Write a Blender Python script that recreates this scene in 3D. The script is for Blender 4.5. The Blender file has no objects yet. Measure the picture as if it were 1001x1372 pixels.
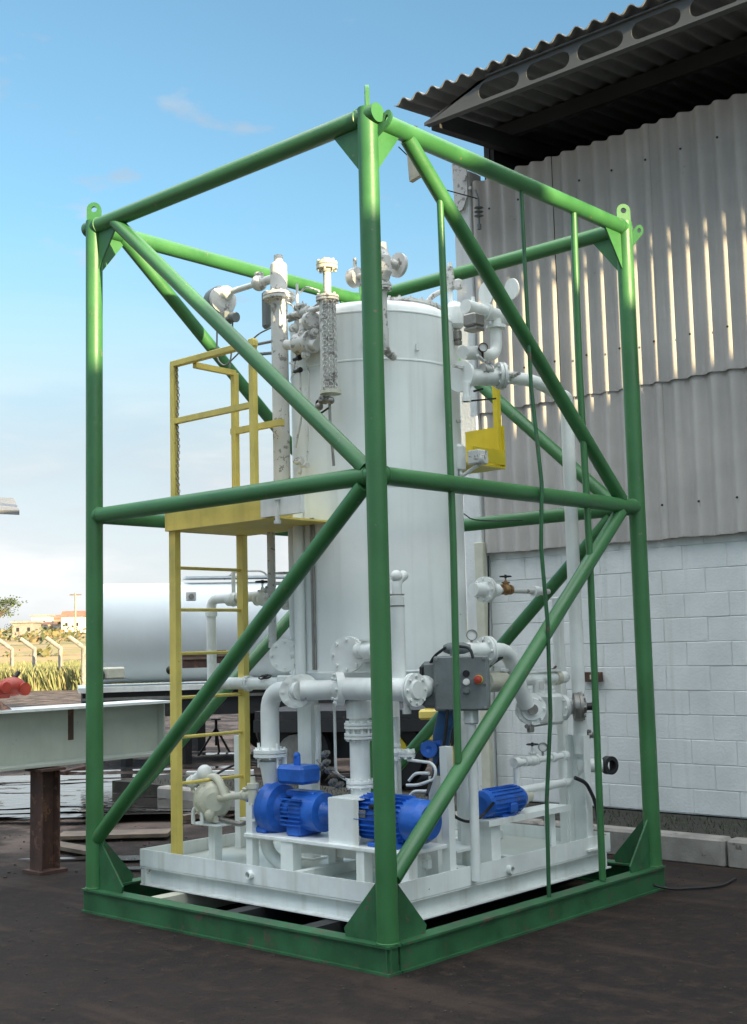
import bpy, math, random
from mathutils import Vector, Matrix
random.seed(7)
S = bpy.context.scene
COL = S.collection
PI = math.pi

# ------------------------------------------------------------------ camera, sky, sun, exposure
CAM = Vector((4.34516, -4.83455, 1.65))
CR = Vector((0.73978627, 0.67240259, -0.02431127))
CU = Vector((0.08866643, -0.06160752, 0.9941543))
CF = Vector((-0.66697417, 0.73761729, 0.10519594))
FPX = 1673.27
cd = bpy.data.cameras.new('camera'); cam = bpy.data.objects.new('camera', cd); COL.objects.link(cam)
cd.sensor_fit = 'HORIZONTAL'; cd.sensor_width = 36.0; cd.lens = 36.0*FPX/1001.0
cd.clip_start = .05; cd.clip_end = 3000
B = -CF
cam.matrix_world = Matrix(((CR.x, CU.x, B.x, CAM.x), (CR.y, CU.y, B.y, CAM.y), (CR.z, CU.z, B.z, CAM.z), (0, 0, 0, 1)))
S.camera = cam
SUN_EL, SUN_AZ = 9.2, -6.5           # degrees; azimuth measured from +X towards +Y
sd = Vector((math.cos(math.radians(SUN_EL))*math.cos(math.radians(SUN_AZ)), math.cos(math.radians(SUN_EL))*math.sin(math.radians(SUN_AZ)), math.sin(math.radians(SUN_EL))))
W = bpy.data.worlds.new('World'); S.world = W; W.use_nodes = True
nt = W.node_tree; nt.nodes.clear()
def wn(t, **k):
    n = nt.nodes.new(t)
    for a, b in k.items(): setattr(n, a, b)
    return n
def mth(tree, op, a, b=None, c=None, clamp=False):
    n = tree.nodes.new('ShaderNodeMath'); n.operation = op; n.use_clamp = clamp
    for i, v in enumerate((a, b, c)):
        if v is None: continue
        if hasattr(v, 'is_linked') or hasattr(v, 'links'): tree.links.new(v, n.inputs[i])
        else: n.inputs[i].default_value = v
    return n.outputs[0]
def mrange(tree, v, a, b, c=0., d=1., smooth=True):
    n = tree.nodes.new('ShaderNodeMapRange'); n.interpolation_type = 'SMOOTHSTEP' if smooth else 'LINEAR'
    tree.links.new(v, n.inputs[0])
    for i, x in enumerate((a, b, c, d)): n.inputs[i+1].default_value = x
    return n.outputs[0]
def mixc(tree, f, a, b, mode='MIX'):
    n = tree.nodes.new('ShaderNodeMix'); n.data_type = 'RGBA'; n.blend_type = mode
    for sock, v in ((n.inputs[0], f), (n.inputs[6], a), (n.inputs[7], b)):
        if hasattr(v, 'links'): tree.links.new(v, sock)
        elif isinstance(v, (int, float)): sock.default_value = v
        else: sock.default_value = (*v[:3], 1)
    return n.outputs[2]
sky = wn('ShaderNodeTexSky', sky_type='NISHITA', sun_disc=False, sun_elevation=math.radians(SUN_EL), sun_rotation=math.radians(90-SUN_AZ), altitude=600, air_density=1.0, dust_density=1.4, ozone_density=1.6)
geo = wn('ShaderNodeTexCoord'); sep = wn('ShaderNodeSeparateXYZ'); nt.links.new(geo.outputs['Generated'], sep.inputs[0])
el = sep.outputs[2]
mp = wn('ShaderNodeMapping'); nt.links.new(geo.outputs['Generated'], mp.inputs[0]); mp.inputs['Scale'].default_value = (2.2, 2.2, 9)
n1 = wn('ShaderNodeTexNoise'); nt.links.new(mp.outputs[0], n1.inputs[0]); n1.inputs['Scale'].default_value = 1.5; n1.inputs['Detail'].default_value = 8; n1.inputs['Roughness'].default_value = .55
mp2 = wn('ShaderNodeMapping'); nt.links.new(geo.outputs['Generated'], mp2.inputs[0]); mp2.inputs['Scale'].default_value = (5, 5, 12); mp2.inputs['Location'].default_value = (1.3, 0, 2.1)
n2 = wn('ShaderNodeTexNoise'); nt.links.new(mp2.outputs[0], n2.inputs[0]); n2.inputs['Scale'].default_value = 2.4; n2.inputs['Detail'].default_value = 7
low = mrange(nt, el, .34, .10)                       # cloud bank low over the horizon
bank = mth(nt, 'MULTIPLY', low, mrange(nt, n1.outputs[0], .32, .58, .84, 1.))
thr = mrange(nt, el, .49, .72, .60, .38)             # thin streaks low down, broken cloud added overhead, out of view
wisp = mth(nt, 'MULTIPLY', mth(nt, 'DIVIDE', mth(nt, 'SUBTRACT', n2.outputs[0], thr), .10, clamp=True), mrange(nt, el, .49, .72, .42, .95))
cover = mth(nt, 'MAXIMUM', bank, wisp)
tone = mrange(nt, n1.outputs[0], .40, .60)
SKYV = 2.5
lum = wn('ShaderNodeRGBToBW'); nt.links.new(sky.outputs[0], lum.inputs[0])
cloud_gain = mth(nt, 'MULTIPLY', mrange(nt, lum.outputs[0], 3.2, 12.0, 1.0, 3.2, False), mrange(nt, el, .49, .76, 1., 6.2))   # brighter towards the sun; added overhead cloud boosted to fill the shade
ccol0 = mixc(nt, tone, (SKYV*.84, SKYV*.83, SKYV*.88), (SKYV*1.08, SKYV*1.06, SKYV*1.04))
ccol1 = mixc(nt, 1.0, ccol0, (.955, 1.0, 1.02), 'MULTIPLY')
cs = wn('ShaderNodeVectorMath', operation='SCALE'); nt.links.new(ccol1, cs.inputs[0]); nt.links.new(cloud_gain, cs.inputs[3]); ccol = cs.outputs[0]
tint = mixc(nt, 1.0, sky.outputs[0], (.86, 1.06, 1.03), 'MULTIPLY')
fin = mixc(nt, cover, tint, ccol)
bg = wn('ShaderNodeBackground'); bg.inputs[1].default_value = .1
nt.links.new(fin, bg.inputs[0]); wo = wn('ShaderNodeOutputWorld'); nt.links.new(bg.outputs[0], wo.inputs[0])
sl = bpy.data.lights.new('sun', 'SUN'); sl.energy = 5.0; sl.angle = math.radians(.5); sl.color = (1, .80, .46)
so = bpy.data.objects.new('sun', sl); COL.objects.link(so); so.rotation_euler = sd.to_track_quat('Z', 'Y').to_euler(); so.location = (8, -4, 9)
S.view_settings.view_transform = 'Standard'; S.view_settings.look = 'None'; S.view_settings.exposure = 1.5; S.view_settings.gamma = 1
S.view_settings.use_curve_mapping = False

# ------------------------------------------------------------------ measuring helpers
def ray(px, py): 
    d = CF*FPX + CR*(px-500.5) - CU*(py-686); return d/d.dot(CF)
def at(px, py, ax, v):
    """world point seen at photograph position px, py on the plane x|y|z = v"""
    d = ray(px, py); i = 'xyz'.index(ax); return CAM + d*((v-CAM[i])/d[i])
def zr(x, y, py):
    """height on the vertical line through x, y that shows at row py"""
    lo, hi = -5., 20.
    for _ in range(40):
        m = (lo+hi)/2; d = Vector((x, y, m))-CAM
        if 686-FPX*d.dot(CU)/d.dot(CF) > py: lo = m
        else: hi = m
    return lo

# ------------------------------------------------------------------ mesh builder
class MB:
    def __init__(s): s.v = []; s.f = []; s.sm = []
    def add(s, vs, fs, smooth=False):
        n = len(s.v); s.v += [tuple(v) for v in vs]; s.f += [tuple(i+n for i in f) for f in fs]; s.sm += [smooth]*len(fs); return s
    def box(s, c, size, rot=None, bev=0.):
        x, y, z = (k/2 for k in size)
        if bev > 0:
            b = min(bev, x*.9, y*.9, z*.9); P = []
            for sx in (-1, 1):
                for sy in (-1, 1):
                    for sz in (-1, 1):
                        P += [Vector((sx*(x-b), sy*(y-b), sz*z)), Vector((sx*(x-b), sy*y, sz*(z-b))), Vector((sx*x, sy*(y-b), sz*(z-b)))]
            def I(sx, sy, sz, k): return ((sx > 0)*4+(sy > 0)*2+(sz > 0))*3+k
            F = []
            for q in (-1, 1):
                F.append([I(-1, -1, q, 0), I(1, -1, q, 0), I(1, 1, q, 0), I(-1, 1, q, 0)][::q])
                F.append([I(-1, q, -1, 1), I(-1, q, 1, 1), I(1, q, 1, 1), I(1, q, -1, 1)][::q])
                F.append([I(q, -1, -1, 2), I(q, 1, -1, 2), I(q, 1, 1, 2), I(q, -1, 1, 2)][::q])
                for w in (-1, 1):
                    F.append([I(-1, q, w, 0), I(1, q, w, 0), I(1, q, w, 1), I(-1, q, w, 1)][::-q*w])
                    F.append([I(q, -1, w, 0), I(q, 1, w, 0), I(q, 1, w, 2), I(q, -1, w, 2)][::q*w])
                    F.append([I(q, w, -1, 1), I(q, w, 1, 1), I(q, w, 1, 2), I(q, w, -1, 2)][::-q*w])
                    for t in (-1, 1): F.append([I(q, w, t, 0), I(q, w, t, 1), I(q, w, t, 2)][::-q*w*t])
        else:
            P = [Vector((a*x, b_*y, c_*z)) for a in (-1, 1) for b_ in (-1, 1) for c_ in (-1, 1)]
            F = [(0, 1, 3, 2), (4, 6, 7, 5), (0, 4, 5, 1), (2, 3, 7, 6), (0, 2, 6, 4), (1, 5, 7, 3)]
        M = rot if rot is not None else Matrix.Identity(3)
        c = Vector(c); return s.add([M @ p + c for p in P], F)
    def bar(s, a, b, w, h, up=(0, 0, 1), bev=0.):
        a = Vector(a); b = Vector(b); d = (b-a); L = d.length; d.normalize(); up = Vector(up)
        if abs(d.dot(up)) > .98: up = Vector((1, 0, 0))
        sd_ = up.cross(d).normalized(); u = d.cross(sd_)
        M = Matrix((d, sd_, u)).transposed(); return s.box((a+b)/2, (L, w, h), M, bev)
    def ring(s, c, d, r, n, ref=None):
        d = Vector(d).normalized(); ref = Vector(ref) if ref is not None else (Vector((0, 0, 1)) if abs(d.z) < .9 else Vector((1, 0, 0)))
        a = (ref-d*ref.dot(d)).normalized(); b = d.cross(a)
        return [Vector(c)+a*(r*math.cos(2*PI*k/n))+b*(r*math.sin(2*PI*k/n)) for k in range(n)]
    def tube(s, pts, r, n=14, cap=True, closed=False):
        pts = [Vector(p) for p in pts]; m = len(pts); R = r if isinstance(r, (list, tuple)) else [r]*m
        rings = []; ref = None
        for i, p in enumerate(pts):
            if closed: t = pts[(i+1) % m]-pts[i-1]
            else: t = pts[min(i+1, m-1)]-pts[max(i-1, 0)]
            t.normalize()
            if ref is None: ref = Vector((0, 0, 1)) if abs(t.z) < .9 else Vector((1, 0, 0))
            ref = (ref-t*ref.dot(t)).normalized(); rings.append(s.ring(p, t, R[i], n, ref))
        V = [v for q in rings for v in q]; F = []
        for i in range(m if closed else m-1):
            j = (i+1) % m
            for k in range(n):
                l = (k+1) % n; F.append((i*n+k, i*n+l, j*n+l, j*n+k))
        s.add(V, F, True)
        if cap and not closed:
            s.add(rings[0], [tuple(range(n))[::-1]]); s.add(rings[-1], [tuple(range(n))])
        return s
    def lathe(s, o, d, prof, n=24, smooth=False):
        """prof: list of (along, radius) from o in direction d"""
        o = Vector(o); d = Vector(d).normalized()
        if smooth:
            V = []; F = []
            for (h, r) in prof: V += s.ring(o+d*h, d, max(r, 1e-5), n)
            for i in range(len(prof)-1):
                for k in range(n): l = (k+1) % n; F.append((i*n+k, i*n+l, (i+1)*n+l, (i+1)*n+k))
            return s.add(V, F, True)
        for i in range(len(prof)-1):
            (h, r), (h2, r2) = prof[i], prof[i+1]
            V = s.ring(o+d*h, d, max(r, 1e-5), n)+s.ring(o+d*h2, d, max(r2, 1e-5), n)
            s.add(V, [(k, (k+1) % n, n+(k+1) % n, n+k) for k in range(n)], True)
        return s
    def prism(s, poly, d):
        """poly: 3-D outline, extruded by d"""
        poly = [Vector(p) for p in poly]; d = Vector(d); n = len(poly)
        return s.add(poly+[p+d for p in poly], [tuple(range(n))[::-1], tuple(range(n, 2*n))]+[(k, (k+1) % n, n+(k+1) % n, n+k) for k in range(n)])
    def ball(s, c, r, n=14, m=8, sc=(1, 1, 1)):
        V = []; F = []
        for i in range(m+1):
            a = PI*i/m
            for k in range(n): b = 2*PI*k/n; V.append(Vector(c)+Vector((r*sc[0]*math.sin(a)*math.cos(b), r*sc[1]*math.sin(a)*math.sin(b), r*sc[2]*math.cos(a))))
        for i in range(m):
            for k in range(n): l = (k+1) % n; F.append((i*n+k, (i+1)*n+k, (i+1)*n+l, i*n+l))
        return s.add(V, F, True)
    def bolts(s, c, d, R, n, r=.009, h=.02, off=0.):
        for k, p in enumerate(s.ring(c, d, R, n)):
            dd = Vector(d).normalized(); s.lathe(p+dd*off, d, [(0, r), (h, r), (h, 0)], 6)
        return s
    def flange(s, c, d, R, t=.018, bolts=8, r=.009):
        """a pair of bolted flange discs centred on c"""
        d = Vector(d).normalized(); c = Vector(c); g = .0025
        for q in (-1, 1):
            dd = d*q; s.lathe(c+dd*g, dd, [(0, 0), (0, R), (t, R), (t, R*.62), (t*1.9, R*.52), (t*1.9, 0)], 28)
        s.lathe(c-d*g*1.2, d, [(0, R*.86), (2.4*g, R*.86)], 20)
        for q in (-1, 1): s.bolts(c, d*q, R*.82, bolts, r, t+.013, g)
        return s

def fillet(pts, R, k=6):
    pts = [Vector(p) for p in pts]; out = [pts[0]]
    for i in range(1, len(pts)-1):
        a, b, c = pts[i-1], pts[i], pts[i+1]; u = (a-b); v = (c-b)
        rr = min(R, u.length*.49, v.length*.49); u.normalize(); v.normalize()
        p, q = b+u*rr, b+v*rr
        for j in range(k+1):
            t = j/k; out.append(p*(1-t)**2+b*2*t*(1-t)+q*t*t)
    out.append(pts[-1]); return out

def mesh_of(name, mb, mat):
    me = bpy.data.meshes.new(name); me.from_pydata(mb.v, [], mb.f); me.polygons.foreach_set('use_smooth', mb.sm)
    if mat: me.materials.append(mat)
    me.update(); return me
def wloc(o):
    v = Vector((0, 0, 0))
    while o: v = v+o.location; o = o.parent
    return v
def thing(name, label, cat, loc=(0, 0, 0), group=None):
    o = bpy.data.objects.new(name, None); COL.objects.link(o); o.location = loc; o.empty_display_size = .1
    o['label'] = label; o['category'] = cat
    if group: o['group'] = group
    return o
def part(name, mb, mat, parent, label=None, kind=None):
    w = wloc(parent); m2 = MB(); m2.v = [(a-w.x, b-w.y, c-w.z) for a, b, c in mb.v]; m2.f = mb.f; m2.sm = mb.sm
    o = bpy.data.objects.new(name, mesh_of(name, m2, mat)); COL.objects.link(o); o.parent = parent
    if label: o['label'] = label
    if kind: o['kind'] = kind
    return o
def solo(name, mb, mat, label, cat, group=None, base=None):
    if base is None:
        xs = [v[0] for v in mb.v]; ys = [v[1] for v in mb.v]; base = ((min(xs)+max(xs))/2, (min(ys)+max(ys))/2, min(v[2] for v in mb.v))
    bx, by, bz = base; m2 = MB(); m2.v = [(a-bx, b-by, c-bz) for a, b, c in mb.v]; m2.f = mb.f; m2.sm = mb.sm
    o = bpy.data.objects.new(name, mesh_of(name, m2, mat)); COL.objects.link(o); o.location = base
    o['label'] = label; o['category'] = cat
    if group: o['group'] = group
    return o
def struct(name, mb, mat, kind='structure'):
    o = bpy.data.objects.new(name, mesh_of(name, mb, mat)); COL.objects.link(o); o['kind'] = kind; return o
def dup(root, loc, label=None, group=None, rz=0):
    r = root.copy(); COL.objects.link(r); r.location = loc; r.rotation_euler = (0, 0, rz)
    if label: r['label'] = label
    if group: r['group'] = group
    for ch in list(root.children):
        c = ch.copy(); COL.objects.link(c); c.parent = r
        for g in ch.children: d = g.copy(); COL.objects.link(d); d.parent = c
    return r

# ------------------------------------------------------------------ materials
def paint(name, col, rough=.45, var=.12, scale=4., streak=0., streak_col=None, spot=None, bump=.15, metal=0., spec=.5, bscale=60.):
    m = bpy.data.materials.new(name); m.use_nodes = True; t = m.node_tree; p = t.nodes['Principled BSDF']
    tc = t.nodes.new('ShaderNodeTexCoord'); ge = t.nodes.new('ShaderNodeNewGeometry'); P = ge.outputs['Position']
    n = t.nodes.new('ShaderNodeTexNoise'); t.links.new(P, n.inputs[0]); n.inputs['Scale'].default_value = scale; n.inputs['Detail'].default_value = 6; n.inputs['Roughness'].default_value = .6
    v = mrange(t, n.outputs[0], .3, .7, 1-var, 1+var*.6)
    c = mixc(t, 1., col, (1, 1, 1), 'MULTIPLY')
    vm = t.nodes.new('ShaderNodeVectorMath'); vm.operation = 'SCALE'; t.links.new(c, vm.inputs[0]); t.links.new(v, vm.inputs[3]); c = vm.outputs[0]
    if streak:
        mpn = t.nodes.new('ShaderNodeMapping'); mpn.inputs['Scale'].default_value = (14, 14, .7); t.links.new(P, mpn.inputs[0])
        s = t.nodes.new('ShaderNodeTexNoise'); s.inputs['Scale'].default_value = 1.; s.inputs['Detail'].default_value = 5; t.links.new(mpn.outputs[0], s.inputs[0])
        f = mth(t, 'MULTIPLY', mrange(t, s.outputs[0], .5, .78), streak); c = mixc(t, f, c, streak_col or [k*.55 for k in col])
    if spot:
        sc, th, scl = spot; s = t.nodes.new('ShaderNodeTexNoise'); s.inputs['Scale'].default_value = scl; s.inputs['Detail'].default_value = 5; s.inputs['Roughness'].default_value = .65
        t.links.new(P, s.inputs[0]); f = mrange(t, s.outputs[0], th, th+.035); c = mixc(t, f, c, sc)
    t.links.new(c, p.inputs['Base Color'])
    r = mrange(t, n.outputs[0], .25, .75, max(.04, rough-.1), min(1, rough+.13)); t.links.new(r, p.inputs['Roughness'])
    p.inputs['Metallic'].default_value = metal; p.inputs['Specular IOR Level'].default_value = spec
    if bump:
        b = t.nodes.new('ShaderNodeBump'); b.inputs['Strength'].default_value = bump; b.inputs['Distance'].default_value = .004
        n2_ = t.nodes.new('ShaderNodeTexNoise'); n2_.inputs['Scale'].default_value = bscale; n2_.inputs['Detail'].default_value = 4; t.links.new(P, n2_.inputs[0]); t.links.new(n2_.outputs[0], b.inputs['Height']); t.links.new(b.outputs[0], p.inputs['Normal'])
    return m
RUST = (.13, .05, .025)
M = {}
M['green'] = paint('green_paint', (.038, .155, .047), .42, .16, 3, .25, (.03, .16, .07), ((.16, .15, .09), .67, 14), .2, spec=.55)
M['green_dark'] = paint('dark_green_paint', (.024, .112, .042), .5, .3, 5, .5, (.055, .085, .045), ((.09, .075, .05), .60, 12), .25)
M['white'] = paint('white_paint', (.77, .79, .76), .42, .12, 3.5, .4, (.55, .53, .46), ((.40, .30, .20), .69, 10), .12)
M['tank'] = paint('tank_white_paint', (.78, .81, .79), .36, .09, 1.3, .5, (.58, .60, .57), ((.40, .33, .26), .72, 9), .08)
M['peel'] = paint('peeling_grey_paint', (.60, .59, .56), .55, .10, 5, .3, (.42, .40, .37), ((.27, .25, .23), .565, 18), .3)
M['skid'] = paint('skid_white_paint', (.76, .79, .76), .45, .14, 2.2, .5, (.50, .47, .37), ((.30, .16, .08), .69, 9), .15)
M['floor'] = paint('skid_floor_paint', (.46, .50, .45), .35, .22, 3, 0, None, ((.22, .16, .10), .70, 7), .15)
M['cream'] = paint('cream_paint', (.56, .55, .44), .5, .10, 8, .2, (.4, .37, .28), ((.25, .15, .08), .72, 20), .3)
M['yellow'] = paint('yellow_paint', (.68, .54, .13), .45, .15, 4, .3, (.33, .25, .08), ((.16, .09, .04), .70, 16), .2)
M['yellow_bright'] = paint('bright_yellow_paint', (.66, .52, .03), .4, .1, 5, .2)
M['blue'] = paint('blue_paint', (.016, .12, .50), .40, .28, 9, .4, (.012, .06, .28), ((.10, .12, .15), .66, 22), .3)
M['blue_dull'] = paint('dull_blue_paint', (.03, .11, .26), .5, .2, 9, 0, None, None, .3)
M['rust'] = paint('rusty_steel', (.085, .045, .033), .8, .4, 7, .4, (.05, .03, .025), ((.16, .08, .045), .58, 12), .6)
M['grey'] = paint('grey_cast_paint', (.155, .175, .175), .5, .15, 10, .1, None, ((.3, .3, .28), .72, 25), .4)
M['steel'] = paint('bare_steel', (.28, .27, .25), .42, .2, 12, 0, None, ((.16, .10, .06), .66, 22), .3, metal=.7)
M['brass'] = paint('aged_brass', (.30, .17, .07), .4, .25, 20, 0, None, None, .2, metal=.6)
M['dark'] = paint('black_rubber', (.012, .012, .013), .5, .2, 12, 0, None, None, .1)
M['darkpaint'] = paint('dark_chassis', (.022, .022, .024), .6, .3, 4, 0, None, ((.07, .05, .04), .62, 9), .2)
M['red'] = paint('red_paint', (.38, .045, .025), .5, .25, 8, 0, None, None, .2)
M['glass'] = paint('gauge_face', (.75, .75, .72), .12, .03, 5, 0, None, None, 0)
M['pale'] = paint('pale_green_grey_steel', (.42, .45, .39), .5, .12, 2, .4, (.32, .33, .27), ((.26, .22, .17), .70, 6), .2)
M['conc'] = paint('concrete', (.29, .27, .24), .85, .25, 5, .2, (.2, .19, .17), ((.14, .12, .10), .64, 8), .6)
M['wood'] = paint('weathered_wood', (.17, .13, .095), .8, .35, 6, .2, None, None, .5)
M['soil'] = paint('dark_soil', (.030, .026, .020), .95, .5, 6, 0, None, ((.04, .055, .02), .58, 14), 1., bscale=25)
M['block'] = paint('whitewashed_block', (.68, .695, .68), .8, .10, 2.2, .45, (.50, .50, .46), ((.40, .37, .33), .70, 9), .8, bscale=45)
M['mortar'] = paint('whitewashed_mortar', (.66, .675, .66), .9, .1, 6, .2, (.36, .37, .36), None, .6)
M['tankfar'] = paint('trailer_tank_paint', (.62, .67, .68), .6, .05, .6, .25, (.66, .73, .76), None, .03)
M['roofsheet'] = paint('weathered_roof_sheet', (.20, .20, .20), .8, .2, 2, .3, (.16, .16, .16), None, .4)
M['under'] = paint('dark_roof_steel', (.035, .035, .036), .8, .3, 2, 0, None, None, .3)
M['beam'] = paint('grey_primer_steel', (.085, .09, .092), .6, .12, 3, .2, (.1, .1, .1), None, .2)

def cladding_material():
    m = paint('fibre_cement_sheet', (.46, .43, .40), .85, .12, 1.7, .45, (.32, .31, .295), ((.30, .29, .28), .70, 5), .35, bscale=80); return m
M['clad'] = cladding_material()

# ------------------------------------------------------------------ ground
def ground_material():
    m = bpy.data.materials.new('dark_yard_ground'); m.use_nodes = True; t = m.node_tree; p = t.nodes['Principled BSDF']
    ge = t.nodes.new('ShaderNodeNewGeometry'); P = ge.outputs['Position']
    def noi(sc, det=6, ro=.6, loc=None, scl=None):
        n = t.nodes.new('ShaderNodeTexNoise'); n.inputs['Scale'].default_value = sc; n.inputs['Detail'].default_value = det; n.inputs['Roughness'].default_value = ro
        if scl:
            q = t.nodes.new('ShaderNodeMapping'); q.inputs['Scale'].default_value = scl; t.links.new(P, q.inputs[0]); t.links.new(q.outputs[0], n.inputs[0])
        else: t.links.new(P, n.inputs[0])
        return n.outputs[0]
    a = noi(.55, 7); b = noi(9, 8, .7); c3 = noi(85, 4, .7); g = noi(260, 2, .6)
    col = mixc(t, mrange(t, a, .35, .68), (.017, .012, .0105), (.032, .0225, .019))
    col = mixc(t, mrange(t, b, .42, .75), col, (.062, .044, .034))
    col = mixc(t, mrange(t, c3, .58, .8), col, (.095, .072, .056))
    col = mixc(t, mrange(t, g, .66, .78), col, (.12, .10, .088))
    rut = noi(1.0, 5, .55, None, (.45, 2.6, 1)); col = mixc(t, mth(t, 'MULTIPLY', mrange(t, rut, .50, .64), .6), col, (.075, .050, .038))
    col = mixc(t, mth(t, 'MULTIPLY', mrange(t, noi(1.3, 4), .58, .72), .75), col, (.012, .010, .009))
    sx = t.nodes.new('ShaderNodeSeparateXYZ'); t.links.new(P, sx.inputs[0])
    far = mrange(t, sx.outputs[0], -3.2, -6.5)      # churned brown mud in the yard beyond the skid
    mud = mixc(t, mrange(t, noi(1.6, 7, .65, None, (1, 1, 1)), .4, .62), (.050, .038, .031), (.20, .15, .125))
    col = mixc(t, mth(t, 'MULTIPLY', far, .9), col, mud)
    t.links.new(col, p.inputs['Base Color'])
    t.links.new(mrange(t, b, .3, .7, .75, .98), p.inputs['Roughness']); p.inputs['Specular IOR Level'].default_value = .25
    bu = t.nodes.new('ShaderNodeBump'); bu.inputs['Strength'].default_value = 1.; bu.inputs['Distance'].default_value = .035
    h = mth(t, 'ADD', mth(t, 'ADD', mth(t, 'MULTIPLY', b, 1.1), mth(t, 'ADD', mth(t, 'MULTIPLY', noi(2.2, 5), 2.0), mth(t, 'MULTIPLY', rut, 2.5))), mth(t, 'ADD', mth(t, 'MULTIPLY', c3, .5), mth(t, 'MULTIPLY', g, .2))); t.links.new(h, bu.inputs['Height']); t.links.new(bu.outputs[0], p.inputs['Normal'])
    return m
g = MB()
xs = [-1500, -400, -150, -90, -60, -40] + [-30+1.0*i for i in range(40)] + [12, 20, 60, 400, 1500]
ys = [-1500, -200, -60, -20] + [-10+1.0*i for i in range(40)] + [32, 40, 60, 120, 400, 1500]
hgt = lambda x, y: (.05*math.sin(x*1.7)*math.cos(y*1.3+x)+.03*math.sin(x*3.1+y*2.3))*(1 if -28 < x < -6 and -8 < y < 28 else 0)-(.012 if -28 < x < -6 and -8 < y < 28 else 0)
vs = [(x, y, hgt(x, y)) for x in xs for y in ys]; ny = len(ys)
g.add(vs, [(i*ny+j, (i+1)*ny+j, (i+1)*ny+j+1, i*ny+j+1) for i in range(len(xs)-1) for j in range(ny-1)], True)
struct('ground', g, ground_material())

def water_material():
    m = bpy.data.materials.new('puddle_water'); m.use_nodes = True; p = m.node_tree.nodes['Principled BSDF']; t = m.node_tree
    ge = t.nodes.new('ShaderNodeNewGeometry'); q = t.nodes.new('ShaderNodeMapping'); q.inputs['Rotation'].default_value = (0, 0, math.radians(-42)); q.inputs['Scale'].default_value = (1.3, 3.2, 1); t.links.new(ge.outputs['Position'], q.inputs[0])
    k_ = t.nodes.new('ShaderNodeTexNoise'); k_.inputs['Scale'].default_value = 1.6; k_.inputs['Detail'].default_value = 7; k_.inputs['Roughness'].default_value = .65; t.links.new(q.outputs[0], k_.inputs[0])
    f = mrange(t, k_.outputs[0], .60, .65)          # mud ridges standing out of the water
    t.links.new(mixc(t, f, (.03, .027, .025), (.10, .075, .06)), p.inputs['Base Color']); t.links.new(mrange(t, f, 0, 1, .05, .75), p.inputs['Roughness']); t.links.new(mrange(t, f, 0, 1, 1., .2), p.inputs['Specular IOR Level']); p.inputs['IOR'].default_value = 1.4
    n = t.nodes.new('ShaderNodeTexNoise'); n.inputs['Scale'].default_value = 7; n.inputs['Detail'].default_value = 4; b = t.nodes.new('ShaderNodeBump'); b.inputs['Strength'].default_value = .3; b.inputs['Distance'].default_value = .01; t.links.new(ge.outputs['Position'], n.inputs[0])
    t.links.new(mth(t, 'ADD', n.outputs[0], mth(t, 'MULTIPLY', f, 2.)), b.inputs['Height']); t.links.new(b.outputs[0], p.inputs['Normal']); return m
M['water'] = water_material()
def puddle(cx, cy, L, w, ang, seed, z=.055):
    R = random.Random(seed); m = MB(); n = 56; ph = [R.uniform(0, 6.28) for _ in range(5)]; pts = []
    for k in range(n):
        a = 2*PI*k/n; r = 1+.28*math.sin(2*a+ph[0])+.2*math.sin(3*a+ph[1])+.16*math.sin(5*a+ph[2])+.10*math.sin(9*a+ph[3])+.07*math.sin(14*a+ph[4])
        x, y = L*r*math.cos(a)/2, w*r*math.sin(a)/2; c, s_ = math.cos(ang), math.sin(ang); pts.append((cx+x*c-y*s_, cy+x*s_+y*c, z))
    m.add([(cx, cy, z)]+pts, [(0, k+1, (k+1) % n+1) for k in range(n)]); struct('puddle', m, M['water'])
for i, (a, b, L, w) in enumerate([(20, 1060, 3.2, .9), (95, 1052, 2.6, .5), (60, 1082, 2.6, .55), (140, 1070, 2.8, .5), (215, 1062, 2.2, .4), (20, 1093, 1.6, .22), (180, 1090, 2.2, .3), (225, 1075, 2.0, .3), (60, 1042, 3.0, .4), (185, 1045, 2.5, .35), (300, 1010, 2.6, .4), (245, 1030, 2, .4), (60, 1068, 3.4, .9), (150, 1058, 3.0, .8), (235, 1050, 2.4, .7), (110, 1086, 2.2, .4), (-20, 1075, 2.5, .8), (280, 1060, 2.2, .5), (300, 1085, 1.6, .35), (20, 1045, 3.5, .8), (120, 1072, 3, .8), (200, 1078, 2.4, .5), (150, 1150, .9, .16), (183, 1152, .6, .12), (170, 1165, .5, .08), (360, 1040, 2.2, .3)]):
    q = at(a, b, 'z', .075 if b < 1120 else .012); puddle(q.x, q.y, L, w, math.radians(42+8*math.sin(i*2.3)), i+3, q.z+.0005*i)

# raised soil strip and kerb along the warehouse
k = MB(); k.box((1.0, 4.19, .08), (17.0, .86, .22)); struct('soil_strip', k, M['soil'])
for x0, x1, lb in ((-6.5, -1.62, 'long kerb stone running behind the skid towards the yard'), (-1.6, .02, 'short pale kerb stone just right of the rear green post'), (.04, 4.0, 'dirty kerb stone at the right edge of the photo')):
    kk = MB(); kk.box(((x0+x1)/2, 3.68, .095), (x1-x0, .16, .21), None, .02); solo('kerb_stone', kk, M['conc'], lb, 'kerb', 'kerb stones along the warehouse')

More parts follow.
